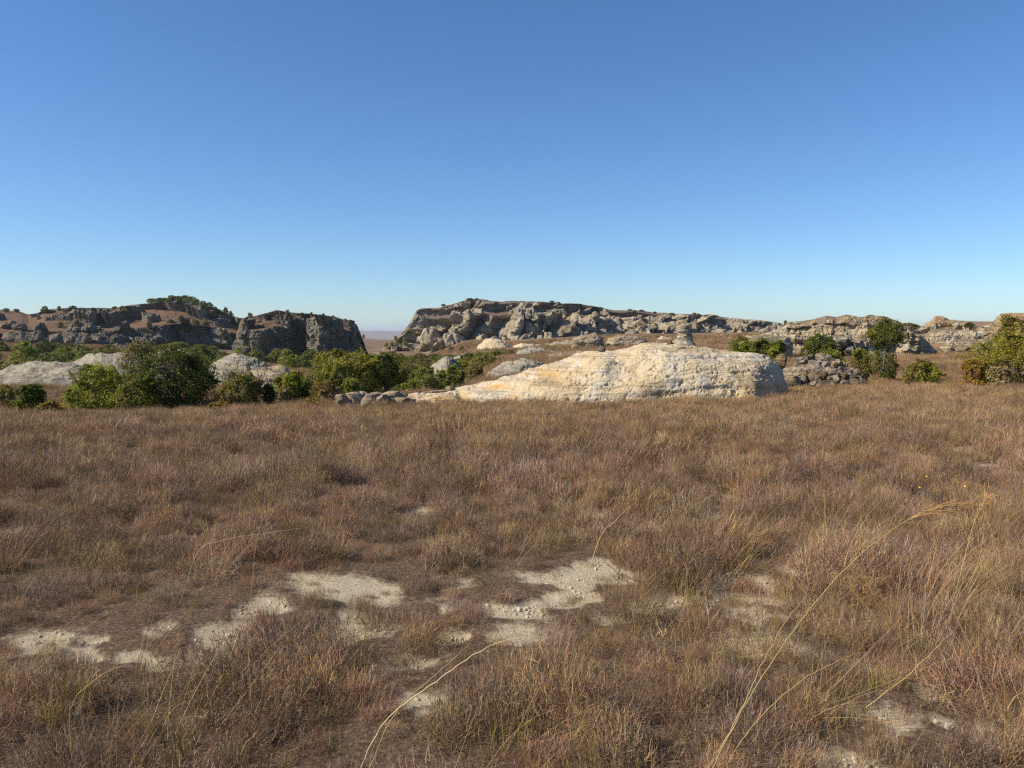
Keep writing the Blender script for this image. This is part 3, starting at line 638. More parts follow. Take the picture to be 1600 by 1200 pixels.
for j in range(26):
    px = random.uniform(1296, 1352); py = random.uniform(533, 556)
    sp.append((px, py, random.uniform(9, 18), random.uniform(8, 15), random.uniform(-1, 2), random.randrange(8)))
outcrop('rock_outcrop', 'dark jumbled boulders between the tan hill and the tall tree', sp, m_rub, 80.0)
sp = [(1403,549,16,14,0,0),(1418,550,18,8,0,1),(1432,550,14,9,0,2),(1480,549,20,10,1,3),(1500,549,22,9,1,4),(1520,549,18,8,1,5),(1545,548,18,8,1,6),(1378,552,24,14,0,7),(1392,550,20,9,0.5,3)]
outcrop('rock_outcrop', 'line of pale blocks at the foot of the banded ridge', sp, m_ridge, 120.0)

# ------------------------------------------------------------------ trees and shrubs
def leaf_mat(name):
    g = N(name); c = g.attr('col')
    oi = g.add('ShaderNodeObjectInfo')
    hs_ = g.add('ShaderNodeHueSaturation'); g.set(hs_.inputs['Color'], c)
    g.set(hs_.inputs['Value'], g.rng(oi.outputs['Random'], 0, 1, 0.8, 1.2))
    c = hs_.outputs[0]
    d = g.add('ShaderNodeBsdfPrincipled'); g.set(d.inputs['Base Color'], c); d.inputs['Roughness'].default_value = 0.5
    d.inputs['Specular IOR Level'].default_value = 0.3
    t = g.add('ShaderNodeBsdfTranslucent'); g.set(t.inputs[0], g.mix(1.0, c, (1.0, 1.0, 0.5), 'MULTIPLY'))
    mx = g.add('ShaderNodeMixShader'); mx.inputs[0].default_value = 0.38
    g.t.links.new(d.outputs[0], mx.inputs[1]); g.t.links.new(t.outputs[0], mx.inputs[2]); g.t.links.new(mx.outputs[0], g.out.inputs[0])
    return g.m
M_LEAF = leaf_mat('foliage')
gb = N('bark'); gb.princ(gb.ramp(gb.noise(12, 6), [(0.3, (0.07, 0.055, 0.045)), (0.7, (0.22, 0.19, 0.16))]), 0.9, gb.bump(gb.noise(30, 5), 0.02)); M_BARK = gb.m
PAL = {
 'bright': [(0.16, 0.20, 0.025), (0.10, 0.145, 0.022), (0.21, 0.225, 0.035)],
 'mid': [(0.075, 0.105, 0.022), (0.10, 0.13, 0.028), (0.055, 0.08, 0.02)],
 'dark': [(0.05, 0.078, 0.018), (0.035, 0.056, 0.015), (0.075, 0.10, 0.022)],
 'olive': [(0.115, 0.12, 0.04), (0.085, 0.09, 0.035), (0.14, 0.13, 0.06)],
 'grey': [(0.16, 0.145, 0.11), (0.20, 0.18, 0.15), (0.11, 0.11, 0.07)],
 'gold': [(0.26, 0.17, 0.03), (0.18, 0.17, 0.035), (0.30, 0.15, 0.03)],
 'rust': [(0.22, 0.11, 0.04), (0.16, 0.10, 0.045), (0.13, 0.12, 0.04)],
 'yellow': [(0.19, 0.20, 0.03), (0.13, 0.155, 0.03), (0.25, 0.20, 0.035)],
}
def tubes(segs, sides=6):
    """segs: list of (p0, p1, r0, r1) -> V, F"""
    Vs, Fs = [], []; b = 0; th = np.linspace(0, 2 * math.pi, sides, endpoint=False)
    for p0, p1, r0, r1 in segs:
        p0 = np.array(p0, float); p1 = np.array(p1, float); d = p1 - p0; d /= max(np.linalg.norm(d), 1e-9)
        a = np.cross(d, [0.3, 0.9, 0.2]); a /= np.linalg.norm(a); c = np.cross(d, a)
        ring = np.cos(th)[:, None] * a + np.sin(th)[:, None] * c
        Vs += [p0 + ring * r0, p1 + ring * r1]
        i = np.arange(sides); j = (i + 1) % sides
        Fs.append(np.stack([b + i, b + j, b + sides + j, b + sides + i], 1)); b += 2 * sides
    return np.concatenate(Vs), np.concatenate(Fs)
def crooked(p0, p1, r0, r1, n, r, wob):
    p0 = np.array(p0, float); p1 = np.array(p1, float); L = np.linalg.norm(p1 - p0); pts = [p0]
    for k in range(1, n): pts.append(p0 + (p1 - p0) * k / n + r.normal(size=3) * wob * L)
    pts.append(p1); rr = np.linspace(r0, r1, n + 1)
    return [(pts[k], pts[k + 1], rr[k], rr[k + 1]) for k in range(n)]

def make_tree(w, h, nleaf, ls, pals, seed, lobes=None, z0=0.0, nl=13, gap=0.0, dirty=0.12, flat=0.0):
    """crown of many leaf faces round a set of lobes; returns crown mesh, trunk mesh. pals: list of (palette, weight)"""
    r = np.random.default_rng(seed)
    if lobes is None:
        lobes = []
        for k in range(nl):
            a = r.uniform(0, 6.283) + k * 2.4; zz = r.uniform(0.05, 1.0) ** 0.8
            if flat: zz = r.uniform(flat, 1.0)
            rad_ = math.sqrt(max(0, 1 - ((zz - 0.42) / 0.62) ** 2))
            R0 = w * r.uniform(0.15, 0.26)
            rr = max(0, w * 0.5 * rad_ - R0) * r.uniform(0.55, 1.0)
            cz = z0 + (h - z0) * zz; cz = min(cz, h - R0 * 0.75); cz = max(cz, z0 + R0 * 0.5)
            lobes.append((rr * math.cos(a), rr * math.sin(a), cz, R0, R0 * r.uniform(0.65, 0.95)))
        lobes.append((r.normal() * 0.06 * w, r.normal() * 0.06 * w, h - w * 0.17, w * 0.22, w * 0.19))
        lobes.append((0, 0, z0 + (h - z0) * 0.45, w * 0.34, (h - z0) * 0.38))
    Lb = np.array(lobes); wt = Lb[:, 3] ** 2; wt /= wt.sum()
    nn = int(nleaf * 2.3)
    idx = r.choice(len(Lb), nn, p=wt)
    d = r.normal(size=(nn, 3)); d /= np.linalg.norm(d, axis=1, keepdims=True)
    rad_ = (1 - 0.42 * r.random(nn) ** 1.6) * (1 + 0.10 * r.normal(size=nn))
    P = Lb[idx, :3] + d * np.stack([Lb[idx, 3], Lb[idx, 3], Lb[idx, 4]], 1) * rad_[:, None]
    P += 0.23 * w / 4 * np.stack([perlin(P * 5 / w + 3), perlin(P * 5 / w + 23), perlin(P * 5 / w + 43)], 1) * 3
    keep = P[:, 2] > -0.02
    for k in range(len(Lb)):
        q = (P - Lb[k, :3]) / np.array([Lb[k, 3], Lb[k, 3], Lb[k, 4]])
        keep &= ~((np.linalg.norm(q, axis=1) < 0.62) & (idx != k))
    cl = fbm(P * (7.0 / w) + seed, 3)
    keep &= cl > (-0.35 + gap)
    P = P[keep][:nleaf]; d = d[keep][:nleaf]; idx = idx[keep][:nleaf]; cl = cl[keep][:nleaf]; n = len(P)
    nr = d * 0.55 + r.normal(size=(n, 3)) * 0.6 + np.array([0, 0, 0.35]); nr /= np.linalg.norm(nr, axis=1, keepdims=True)
    t = np.cross(nr, r.normal(size=(n, 3))); t /= np.linalg.norm(t, axis=1, keepdims=True); b = np.cross(nr, t)
    s = ls * r.uniform(0.6, 1.3, n)[:, None]
    V = np.stack([P - t * s * 0.5, P + b * s * 0.32 + nr * s * 0.08, P + t * s * 0.5, P - b * s * 0.32 + nr * s * 0.08], 1).reshape(-1, 3)
    F = np.arange(4 * n).reshape(n, 4)
    names = [p for p, _ in pals]; pw = np.array([q for _, q in pals], float); pw /= pw.sum()
    lp = r.choice(len(names), len(Lb), p=pw)
    own = np.where(r.random(n) < 0.25, r.choice(len(names), n, p=pw), lp[idx])
    C = np.zeros((n, 3))
    for k, nm in enumerate(names):
        m_ = own == k; a = np.array(PAL[nm]); C[m_] = a[r.integers(0, len(a), m_.sum())]
    C *= (1 + dirty * r.normal(size=n))[:, None] * (1 + 0.35 * cl)[:, None]
    dead = r.random(n) < 0.025; C[dead] = (0.25, 0.19, 0.10)
    C = np.clip(C * np.array([1.95, 1.62, 1.05]), 0.01, 0.6)
    crown = mesh_from('crown', V, F, smooth=False, attrs={'col': ('FLOAT_COLOR', np.repeat(C, 4, 0))})
    segs = []; tr = max(0.03, w * 0.028)
    top = np.array([0, 0, z0 + (h - z0) * 0.35]); segs += crooked((0, 0, -0.5), top, tr * 1.3, tr * 0.85, 4, r, 0.03)
    for k in range(len(Lb)):
        st = segs[min(3, r.integers(1, 4))][1]
        segs += crooked(st, Lb[k, :3], tr * 0.5, tr * 0.16, 3, r, 0.06)
        for _ in range(3):
            dd = r.normal(size=3); dd /= np.linalg.norm(dd); dd[2] = abs(dd[2]) * 0.6
            segs += crooked(Lb[k, :3], Lb[k, :3] + dd * Lb[k, 3] * 0.9, tr * 0.16, tr * 0.05, 2, r, 0.08)
    for k in range(len(Lb) * 5):
        c_ = Lb[r.integers(0, len(Lb))]; dd = r.normal(size=3); dd /= np.linalg.norm(dd); dd[2] = abs(dd[2])
        e_ = c_[:3] + dd * np.array([c_[3], c_[3], c_[4]])
        segs += crooked(c_[:3], c_[:3] + r.uniform(0.95, 1.18) * (e_ - c_[:3]), tr * 0.09, tr * 0.035, 2, r, 0.06)
    tv, tf = tubes(segs, 5)
    trunk = mesh_from('trunk', tv, tf)
    crown.materials.append(M_LEAF); trunk.materials.append(M_BARK)
    return crown, trunk
def plant_tree(name, meshes, x, y, z, label, cat='tree', group=None, rz=0.0, sc=(1, 1, 1)):
    e = obj(name, None, loc=(x, y, z)); e.rotation_euler = (0, 0, rz); e.scale = sc
    obj('crown', meshes[0], None, e); obj('trunk', meshes[1], None, e)
    return tag(e, label, cat, group)

# near trees: name, label, px, top py, width px, Y, palettes, leaves, gap, lobes-bottom (fraction), flatness
NEAR = [
 ('bush', 'bright yellow-green bush, left end of the big dark bush', 148, 573, 112, 37.0, [('bright', 3), ('mid', 1)], 26000, 0.02, 0, 0),
 ('bush', 'big dark green rounded bush with shaded right side at left', 272, 551, 150, 38.0, [('dark', 3), ('mid', 1.4), ('bright', 0.25)], 38000, 0.0, 0, 0),
 ('bush', 'mid green bush filling the front of the big dark bush', 210, 592, 90, 36.2, [('mid', 2), ('bright', 1), ('olive', 1)], 16000, 0.05, 0, 0),
 ('tree', 'pale loose-leaved olive tree rising behind the big dark bush', 216, 532, 62, 47.0, [('olive', 3), ('grey', 1.5)], 7000, 0.22, 0.35, 0),
 ('bush', 'green and greyish bush just right of the big dark bush', 372, 586, 84, 37.5, [('mid', 2), ('olive', 2), ('grey', 0.8)], 20000, 0.06, 0, 0),
 ('bush', 'small rounded bush below the broad pale dome at far left', 47, 602, 52, 38.5, [('mid', 2), ('bright', 1)], 10000, 0.05, 0, 0),
 ('bush', 'grey-green bush cut by the left edge of the picture', 2, 604, 50, 39.5, [('olive', 2), ('grey', 2)], 7000, 0.12, 0, 0),
 ('shrub', 'low golden shrub in the grass before the bright bush', 76, 630, 50, 34.8, [('gold', 1.3), ('olive', 2)], 6000, 0.12, 0, 0),
 ('bush', 'bright green rounded bush between grey shrub and the twin trees', 458, 582, 66, 37.8, [('bright', 2.6), ('mid', 1)], 18000, 0.02, 0, 0),
 ('shrub', 'leafless-looking grey shrub in front of the bright rounded bush', 442, 606, 32, 36.6, [('grey', 1)], 4500, 0.15, 0, 0),
 ('shrub', 'narrow dark shrub between the greyish bush and the bright rounded bush', 420, 600, 26, 38.2, [('mid', 2), ('olive', 1)], 4500, 0.08, 0, 0),
 ('tree', 'wide olive-green tree, left one of the twin domed trees', 540, 553, 118, 40.5, [('olive', 2), ('bright', 1), ('mid', 1.6)], 32000, 0.04, 0.12, 0),
 ('tree', 'dark domed tree with open trunks, right one of the twin domed trees', 604, 554, 82, 41.5, [('mid', 2), ('dark', 1), ('olive', 1)], 20000, 0.08, 0.3, 0.25),
 ('shrub', 'small green shrub under the twin domed trees', 548, 592, 36, 38.2, [('mid', 2), ('bright', 0.5)], 6000, 0.04, 0, 0),
 ('shrub', 'rusty brown shrub left of the low rock outcrop', 506, 598, 52, 37.4, [('grey', 1.4), ('rust', 1), ('olive', 1.4)], 7000, 0.12, 0, 0),
 ('shrub', 'low rust-coloured shrub below the bright rounded bush', 490, 624, 48, 35.6, [('rust', 1), ('olive', 1.4)], 4000, 0.16, 0, 0),
 ('shrub', 'low rusty shrub at the foot of the greyish bush', 340, 630, 46, 35.4, [('olive', 1.5), ('rust', 1)], 4000, 0.16, 0, 0),
 ('bush', 'left rounded bush of the hedge behind the cream rock', 1160, 529, 56, 62.0, [('bright', 1.2), ('mid', 2)], 14000, 0.0, 0, 0),
 ('bush', 'middle rounded bush of the hedge behind the cream rock', 1190, 531, 44, 60.0, [('mid', 2), ('bright', 0.8)], 12000, 0.0, 0, 0),
 ('bush', 'right rounded bush of the hedge behind the cream rock', 1214, 533, 36, 59.0, [('mid', 2), ('bright', 1)], 9000, 0.02, 0, 0),
 ('bush', 'dark green cone-shaped bush before the tan hill', 1283, 523, 58, 58.0, [('mid', 2), ('dark', 1.4)], 14000, 0.02, 0, 0),
 ('bush', 'low green bush at the right foot of the cone-shaped bush', 1300, 545, 42, 56.0, [('mid', 2), ('bright', 1)], 7000, 0.03, 0, 0),
 ('bush', 'thin pale green bush left of the tall tree', 1343, 546, 44, 49.0, [('olive', 2), ('bright', 0.8)], 6000, 0.2, 0, 0),
 ('bush', 'low yellow-green bush right of the tall tree', 1438, 569, 66, 45.0, [('bright', 1.6), ('olive', 1.4)], 13000, 0.08, 0, 0),
 ('bush', 'large yellow-green bush with orange leaves at the right edge', 1592, 508, 168, 42.5, [('yellow', 2.4), ('bright', 2.4), ('gold', 0.2), ('olive', 0.8)], 42000, 0.03, 0, 0),
 ('bush', 'orange and rust leaved bush left of the large right-edge bush', 1523, 562, 44, 41.6, [('gold', 2), ('rust', 1.4), ('yellow', 0.6)], 8000, 0.1, 0, 0),
 ('shrub', 'grey bare shrub under the large right-edge bush', 1566, 572, 40, 40.6, [('grey', 2), ('olive', 0.6)], 5000, 0.16, 0, 0),
 ('bush', 'round olive bush below the pale cone of layered rock', 712, 572, 42, 76.0, [('mid', 2), ('olive', 1), ('bright', 0.5)], 9000, 0.03, 0, 0),
 ('bush', 'olive bush right of the round olive bush in the valley', 744, 569, 32, 78.0, [('olive', 2), ('grey', 1)], 6000, 0.08, 0, 0),
 ('bush', 'bright bush left of the round olive bush in the valley', 667, 575, 40, 74.0, [('bright', 1), ('mid', 2)], 9000, 0.02, 0, 0),
 ('bush', 'small green bush between the two valley bushes', 689, 580, 26, 72.0, [('mid', 2), ('bright', 1)], 5000, 0.02, 0, 0),
 ('bush', 'spreading low bush at the near edge of the valley', 668, 590, 58, 62.0, [('mid', 2), ('olive', 1)], 9000, 0.03, 0, 0),
 ('bush', 'low bush under the bright valley bush beside the twin trees', 640, 598, 40, 58.0, [('mid', 1), ('bright', 1)], 6000, 0.03, 0, 0),
 ('bush', 'leafy bush below the cream hump of the plain', 778, 551, 34, 120.0, [('mid', 2), ('dark', 1)], 6000, 0.03, 0, 0),
 ('bush', 'dark leafy bush left of the sloping grey slab', 752, 554, 36, 118.0, [('mid', 2), ('dark', 1)], 6000, 0.03, 0, 0),
 ('bush', 'wide green bush in the valley between cone rock and slab', 731, 553, 40, 130.0, [('mid', 2), ('bright', 0.7)], 6000, 0.03, 0, 0),
 ('bush', 'small olive bush on the slope behind the sloping grey slab', 772, 574, 24, 95.0, [('olive', 1), ('mid', 1)], 4000, 0.05, 0, 0),
 ('bush', 'round green bush on the brown slope left of the narrow grey shelf', 722, 562, 28, 125.0, [('mid', 2), ('bright', 1)], 4000, 0.05, 0, 0),
 ('bush', 'low dull bush at the left foot of the sloping grey slab', 756, 589, 26, 72.0, [('olive', 1), ('mid', 1)], 4500, 0.05, 0, 0),
 ('bush', 'grey-green round bush left of the pale grey ledge', 798, 549, 18, 135.0, [('olive', 1), ('mid', 1)], 3000, 0.05, 0, 0),
]
for k, (nm, lb, px, pyt, wpx, Y, pals, nlf, gap, zf, fl) in enumerate(NEAR):
    x = (px - 800) / FPX * Y; z = h1(x, Y); top = W(px, pyt, Y)[2]; hh = top - z; ww = wpx * Y / FPX
    ms = make_tree(ww, hh, nlf, 0.085 * (Y / 38) ** 0.8, pals, 100 + k, z0=zf * hh, gap=gap, flat=fl, nl=int(10 + ww * 1.3))
    plant_tree(nm, ms, x, Y, z, lb, 'tree' if nm == 'tree' else 'bush')
# tall tree with two storeys of foliage
Y = 47.0; x = (1382 - 800) / FPX * Y; z = h1(x, Y); k = Y / FPX; zt = W(1382, 500, Y)[2] - z
def lob(px, py, rx, ry, dy=0.0): return ((px - 1382) * k, dy, W(1382, py, Y)[2] - z, rx * k, ry * k)
lb_ = [lob(1384,516,17,13), lob(1370,520,13,11,0.2), lob(1397,517,12,13,-0.2), lob(1384,526,20,10,-0.3), lob(1373,530,12,9,0.3), lob(1396,530,11,9), lob(1382,508,13,9), lob(1384,522,16,14,0.6),
       lob(1388,566,13,16), lob(1382,577,14,14,-0.3), lob(1394,580,10,13,0.2), lob(1376,562,11,14,0.4), lob(1370,578,10,14,0.6), lob(1383,550,9,9,0.3), lob(1386,590,13,10), lob(1379,541,8,8,0.2)]
ms = make_tree(2.3, zt, 16000, 0.085, [('mid', 2), ('bright', 0.8), ('dark', 0.6)], 777, lobes=lb_, z0=zt * 0.3)
plant_tree('tree', ms, x, Y, z, 'tall slim tree with two storeys of foliage, right of the tan hill')

# valley trees: a few shapes, copied
VAL = []
for k in range(7):
    pl = [[('mid', 2), ('dark', 1)], [('mid', 2), ('olive', 1)], [('bright', 0.7), ('mid', 2)], [('olive', 2), ('mid', 1)], [('dark', 2), ('mid', 1)], [('olive', 1), ('grey', 1), ('mid', 1)], [('mid', 1), ('bright', 1)]][k]
    VAL.append(make_tree(6.0, 4.6, 5200, 0.30, pl, 300 + k, z0=0.1, nl=10))
r = np.random.default_rng(21)
pts = []
def try_add(x, y, w, label, group, dmin=0.62, zoff=0.0, tall=1.0, pytop=530):
    for (a, b, c) in pts:
        if math.hypot(x - a, y - b) < dmin * 0.5 * (w + c): return
    hmax = W(800, pytop + 14 * r.random(), y)[2] - h1(x, y)
    if hmax < 1.2: return
    pts.append((x, y, w))
    s = w / 6.0; fz = min(1.0, hmax / (4.6 * s * 1.15))
    vi = r.integers(0, 7); label = label.replace('green tree', ['mid green', 'olive-tinged', 'bright green', 'dull olive', 'darkest green', 'greyish green', 'light green'][vi] + ' tree').replace('rounded ', '')
    plant_tree('valley_tree', VAL[vi], x, y, h1(x, y) - 0.2 + zoff, label, 'tree', group, r.uniform(0, 6.28), (s, s, s * r.uniform(0.75, 1.15) * tall * fz))
LV = 'rounded green tree in the valley wood below the left hill and square mesa'
for _ in range(1500):
    Y = r.uniform(105, 300); px = r.uniform(-120, 600)
    x = (px - 800) / FPX * Y
    if Y > 225 and px > 470: continue
    if Y > 262 and px > 365: continue
    dens = n2(np.array([x]), np.array([Y]), 45, 6.1, 2)[0]
    if dens < -0.22 and Y < 220: continue
    if len(pts) > 150: break
    zone = ['at the left picture edge', 'below the left part of the brown hill', 'below the summit of the brown hill', 'below the square-cut mesa'][0 if px < 30 else 1 if px < 190 else 2 if px < 370 else 3]
    try_add(x, Y, r.uniform(4.0, 8.0) * (0.8 + Y / 700), 'rounded green tree of the ' + ('near' if Y < 190 else 'far') + ' valley wood ' + zone, 'valley trees ' + zone)
LC = 'green tree in the valley wood between the twin trees and the grey mesa'
nb = len(pts)
for _ in range(1100):
    Y = r.uniform(85, 330) if r.random() < 0.6 else r.uniform(85, 170); px = r.uniform(600, 772); x = (px - 800) / FPX * Y
    if Y < 100 and 655 < px: continue
    if Hs(np.array([x]), np.array([Y]))[0] > -3.0: continue
    if n2(np.array([x]), np.array([Y]), 26, 9.1, 2)[0] < -0.25: continue
    if len(pts) - nb > 125: break
    try_add(x, Y, r.uniform(3.5, 7.0) * (0.8 + Y / 800), 'green tree of the ' + ('near' if Y < 180 else 'far') + ' valley wood between the twin trees and the grey mesa', 'valley trees before the grey mesa', tall=0.8, pytop=545)
# shrubs on the hills: pixel of the base, width px, height px, found on the rock by a ray
SHR = []
for k in range(4):
    SHR.append(make_tree(4.0, 3.0, 1800, 0.30, [[('dark', 2), ('mid', 1)], [('dark', 1), ('olive', 1)], [('olive', 1), ('grey', 1)], [('dark', 1)]][k], 400 + k, z0=0.0, nl=8))
bpy.context.view_layer.update()
HILLS = [o for o in COL.objects if o.type == 'MESH' and o.parent is None and o.name.split('.')[0] in ('hill', 'mesa', 'rock_hill', 'ridge', 'ground', 'butte')]
def hit(px, py):
    d = Vector(W(px, py, 1.0) - np.array([0, 0, CAMZ])).normalized(); best = None
    for o in HILLS:
        ok, loc, no, fi = o.ray_cast(Vector((0, 0, CAMZ)), d)
        if ok and (best is None or loc.length < best.length): best = loc
    return best
def crest(px, py):
    for k in range(16):
        h_ = hit(px, py + k)
        if h_ is not None and h_.y < 1500: return h_
    return None
def hill_shrub(px, py, wpx, hpx, label, group, v=None):
    if 230 < px < 345 and py < 492: wpx *= 1.5; hpx *= 0.9
    p = crest(px, py)
    if p is None: return
    w = wpx * p.y / FPX; h_ = hpx * p.y / FPX; v = r.integers(0, 4) if v is None else v
    plant_tree('hill_shrub', SHR[v], p.x, p.y + 0.2 * w, p.z - 0.25 * h_, label, 'shrub', group, r.uniform(0, 6.28), (w / 4, w / 4, h_ * 1.25 / 3))
LT = 'dark shrub on the skyline of the left hill'
for a in [(236,474,13,8),(247,473,14,8),(258,472,13,7),(266,471,12,11),(276,470,14,10),(287,471,14,11),(297,473,13,10),(305,476,10,9),(316,481,12,11),(325,484,12,12),(334,488,10,9),(341,491,10,8),(352,492,11,11),(360,496,10,9),
          (178,484,12,5),(190,482,9,4),(68,488,14,9),(92,486,8,7),(112,484,14,6),(144,484,8,3),(8,488,12,6),(24,488,12,5)]:
    hill_shrub(*a, 'dark shrub in the dense cap on the left hill summit' if a[0] > 225 else 'small dark shrub standing alone on the left hill skyline', 'shrubs along the left skyline', [0, 3][r.integers(0, 2)])
for a in [(195,494,13,10),(132,496,14,6),(60,500,8,6),(265,512,18,12),(290,520,16,13),(305,510,14,11),(320,514,15,12),(282,502,12,8),(330,498,12,8),(170,500,10,8),(118,508,11,7),(348,528,12,10),(312,530,14,10),(232,512,12,9),(94,512,10,8)]:
    hill_shrub(*a, 'dark shrub growing among the crags of the left hill', 'shrubs among the left crags')
for a in [(423,500,9,7),(472,496,9,7),(505,497,8,7),(449,488,8,4),(568,528,6,6),(390,496,10,7),(520,498,7,5),(486,492,6,4),(540,502,6,4),(462,520,8,6)]:
    hill_shrub(*a, 'small dark shrub on top of the square-cut mesa', 'shrubs on the square mesa')
for a in [(604,544,10,8),(612,541,9,7),(622,537,10,8),(632,540,12,12),(640,521,8,7),(648,536,8,6),(652,525,10,6),(656,538,12,9),(663,543,9,7),(618,531,8,7),(640,548,11,7),(676,548,9,6),(627,548,10,8),(690,549,12,8),(705,550,14,8),(722,549,14,7)]:
    hill_shrub(*a, 'grey-green shrub on the scree at the left foot of the grey mesa', 'shrubs on the mesa scree', [1, 2][r.integers(0, 2)])
for a in [(734,470,16,4),(693,479,9,4),(745,469,9,3),(862,475,12,5),(872,476,10,4),(905,479,12,4),(1050,492,12,3),(1085,493,12,4),(1092,494,10,4),(1003,487,10,3),(985,486,10,3),(1023,490,8,3)]:
    hill_shrub(*a, 'low dark shrub on the skyline of the grey mesa', 'shrubs on the mesa skyline', [0, 1][r.integers(0, 2)])
hill_shrub(1228, 502, 8, 5, 'lone small shrub at the left end of the tan hill skyline', None, 0)
hill_shrub(1425, 514, 32, 9, 'wide green bush on the ridge right of the tall tree', None, 1)
hill_shrub(1516, 513, 22, 9, 'small green bush on the ridge above the right-edge bush', None, 1)
hill_shrub(1448, 556, 40, 12, 'low olive bush at the foot of the banded ridge', None, 2)
hill_shrub(1115, 529, 6, 4, 'tiny bush on the plain right of the pinnacle', None, 1)
hill_shrub(1102, 531, 5, 4, 'tiny darker bush on the plain next to the pinnacle', None, 0)

# ------------------------------------------------------------------ grass
def grass_mat(name):
    g = N(name); c = g.attr('col')
    oi = g.add('ShaderNodeObjectInfo')
    hv = g.add('ShaderNodeHueSaturation'); g.set(hv.inputs['Color'], c)
    g.set(hv.inputs['Value'], g.rng(oi.outputs['Random'], 0, 1, 0.62, 1.32))
    c = g.mix(1.0, hv.outputs[0], g.ramp(g.math('FRACT', g.math('MULTIPLY', oi.outputs['Random'], 7.31)), [(0.0, (1.02, 0.93, 0.90)), (0.4, (0.94, 0.94, 1.0)), (0.65, (1.04, 1.0, 0.84)), (0.85, (0.93, 0.99, 0.80)), (1.0, (1.02, 0.93, 0.92))]), 'MULTIPLY')
    d = g.add('ShaderNodeBsdfPrincipled'); g.set(d.inputs['Base Color'], c); d.inputs['Roughness'].default_value = 0.6
    d.inputs['Specular IOR Level'].default_value = 0.25
    t = g.add('ShaderNodeBsdfTranslucent'); g.set(t.inputs[0], c)
    mx = g.add('ShaderNodeMixShader'); mx.inputs[0].default_value = 0.14
    g.t.links.new(d.outputs[0], mx.inputs[1]); g.t.links.new(t.outputs[0], mx.inputs[2]); g.t.links.new(mx.outputs[0], g.out.inputs[0])
    return g.m
M_GRASS = grass_mat('dry_grass')
GP = {'red': [(0.34, 0.18, 0.115), (0.27, 0.14, 0.09), (0.42, 0.24, 0.16), (0.21, 0.115, 0.08)],
      'grey': [(0.34, 0.255, 0.20), (0.26, 0.195, 0.16), (0.44, 0.35, 0.28), (0.18, 0.135, 0.11)],
      'straw': [(0.46, 0.33, 0.16), (0.40, 0.27, 0.12), (0.52, 0.40, 0.22), (0.36, 0.22, 0.10)],
      'green': [(0.30, 0.27, 0.05), (0.24, 0.23, 0.05), (0.36, 0.29, 0.07)]}
def blades(n, rbase, lmin, lmax, wd, lean, curl, mixp, seed, seg=4, wob=0.0, wind=(0.05, 0.0), dome=None):
    """n bent ribbons growing from a disc -> verts, faces, colours"""
    r = np.random.default_rng(seed)
    a = r.uniform(0, 6.283, n); rr = rbase * np.sqrt(r.random(n))
    p = np.stack([rr * np.cos(a), rr * np.sin(a), np.full(n, -0.02)], 1)
    az = np.where(r.random(n) < 0.6, a, r.uniform(0, 6.283, n)) + r.normal(size=n) * 0.4
    el = lean * np.abs(r.normal(size=n)) + 0.05
    L = r.uniform(lmin, lmax, n) * (1 - 0.35 * rr / max(rbase, 1e-6))
    if dome:
        R0_, H0_ = dome
        cz = r.random(n); th_ = np.arccos(np.clip(cz, 0, 1)); k_ = 0.30 + 0.70 * r.random(n) ** 0.45
        lumpy = 1 + 0.35 * np.sin(3 * a + seed) * np.sin(2.3 * th_ + seed * 1.3)
        rr = R0_ * np.sin(th_) * k_ * lumpy; p = np.stack([rr * np.cos(a), rr * np.sin(a), H0_ * np.cos(th_) * k_ * lumpy - 0.01], 1)
        az = a + r.normal(size=n) * 0.9; el = th_ * 0.75 + 0.45 * r.normal(size=n); L = r.uniform(lmin, lmax, n)
    cu = curl * r.normal(size=n) + curl * 0.6
    names = list(mixp); w_ = np.array([mixp[k] for k in names], float); w_ /= w_.sum()
    C = np.zeros((n, 3)); own = r.choice(len(names), n, p=w_)
    for k, nm in enumerate(names):
        m_ = own == k; q = np.array(GP[nm]); C[m_] = q[r.integers(0, len(q), m_.sum())]
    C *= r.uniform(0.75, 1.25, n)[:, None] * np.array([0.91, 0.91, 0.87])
    yaw = r.uniform(0, 3.14, n); side = np.stack([np.cos(yaw), np.sin(yaw), 0 * yaw], 1)
    Vs = []; Cs = []
    for s in range(seg + 1):
        f = s / seg
        wv = wd * (1 - 0.85 * f) * 0.5
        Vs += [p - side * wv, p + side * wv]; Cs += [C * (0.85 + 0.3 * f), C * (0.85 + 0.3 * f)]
        e = el + cu * f
        az = az + wob * r.normal(size=n)
        st = (L / seg)[:, None]
        p = p + st * np.stack([np.sin(e) * np.cos(az) + wind[0], np.sin(e) * np.sin(az) + wind[1], np.cos(e)], 1)
        p[:, 2] = np.maximum(p[:, 2], 0.004)
    V = np.stack(Vs, 1).reshape(-1, 3); C = np.stack(Cs, 1).reshape(-1, 3)
    m2 = 2 * (seg + 1); b = (np.arange(n) * m2)[:, None]
    F = np.concatenate([np.stack([b[:, 0] + 2 * s, b[:, 0] + 2 * s + 1, b[:, 0] + 2 * s + 3, b[:, 0] + 2 * s + 2], 1) for s in range(seg)])
    return V, F, C
def joinV(parts):
    V = []; F = []; C = []; b = 0
    for v, f, c in parts: V.append(v); F.append(f + b); C.append(c); b += len(v)
    return np.concatenate(V), np.concatenate(F), np.concatenate(C)
GC = bpy.data.collections.new('grass_tufts')      # source tufts, not linked to the scene
def tuft(i, parts):
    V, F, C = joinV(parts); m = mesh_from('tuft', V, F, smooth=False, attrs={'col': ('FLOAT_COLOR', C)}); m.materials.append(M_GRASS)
    o = bpy.data.objects.new('tuft_%02d' % i, m); GC.objects.link(o)
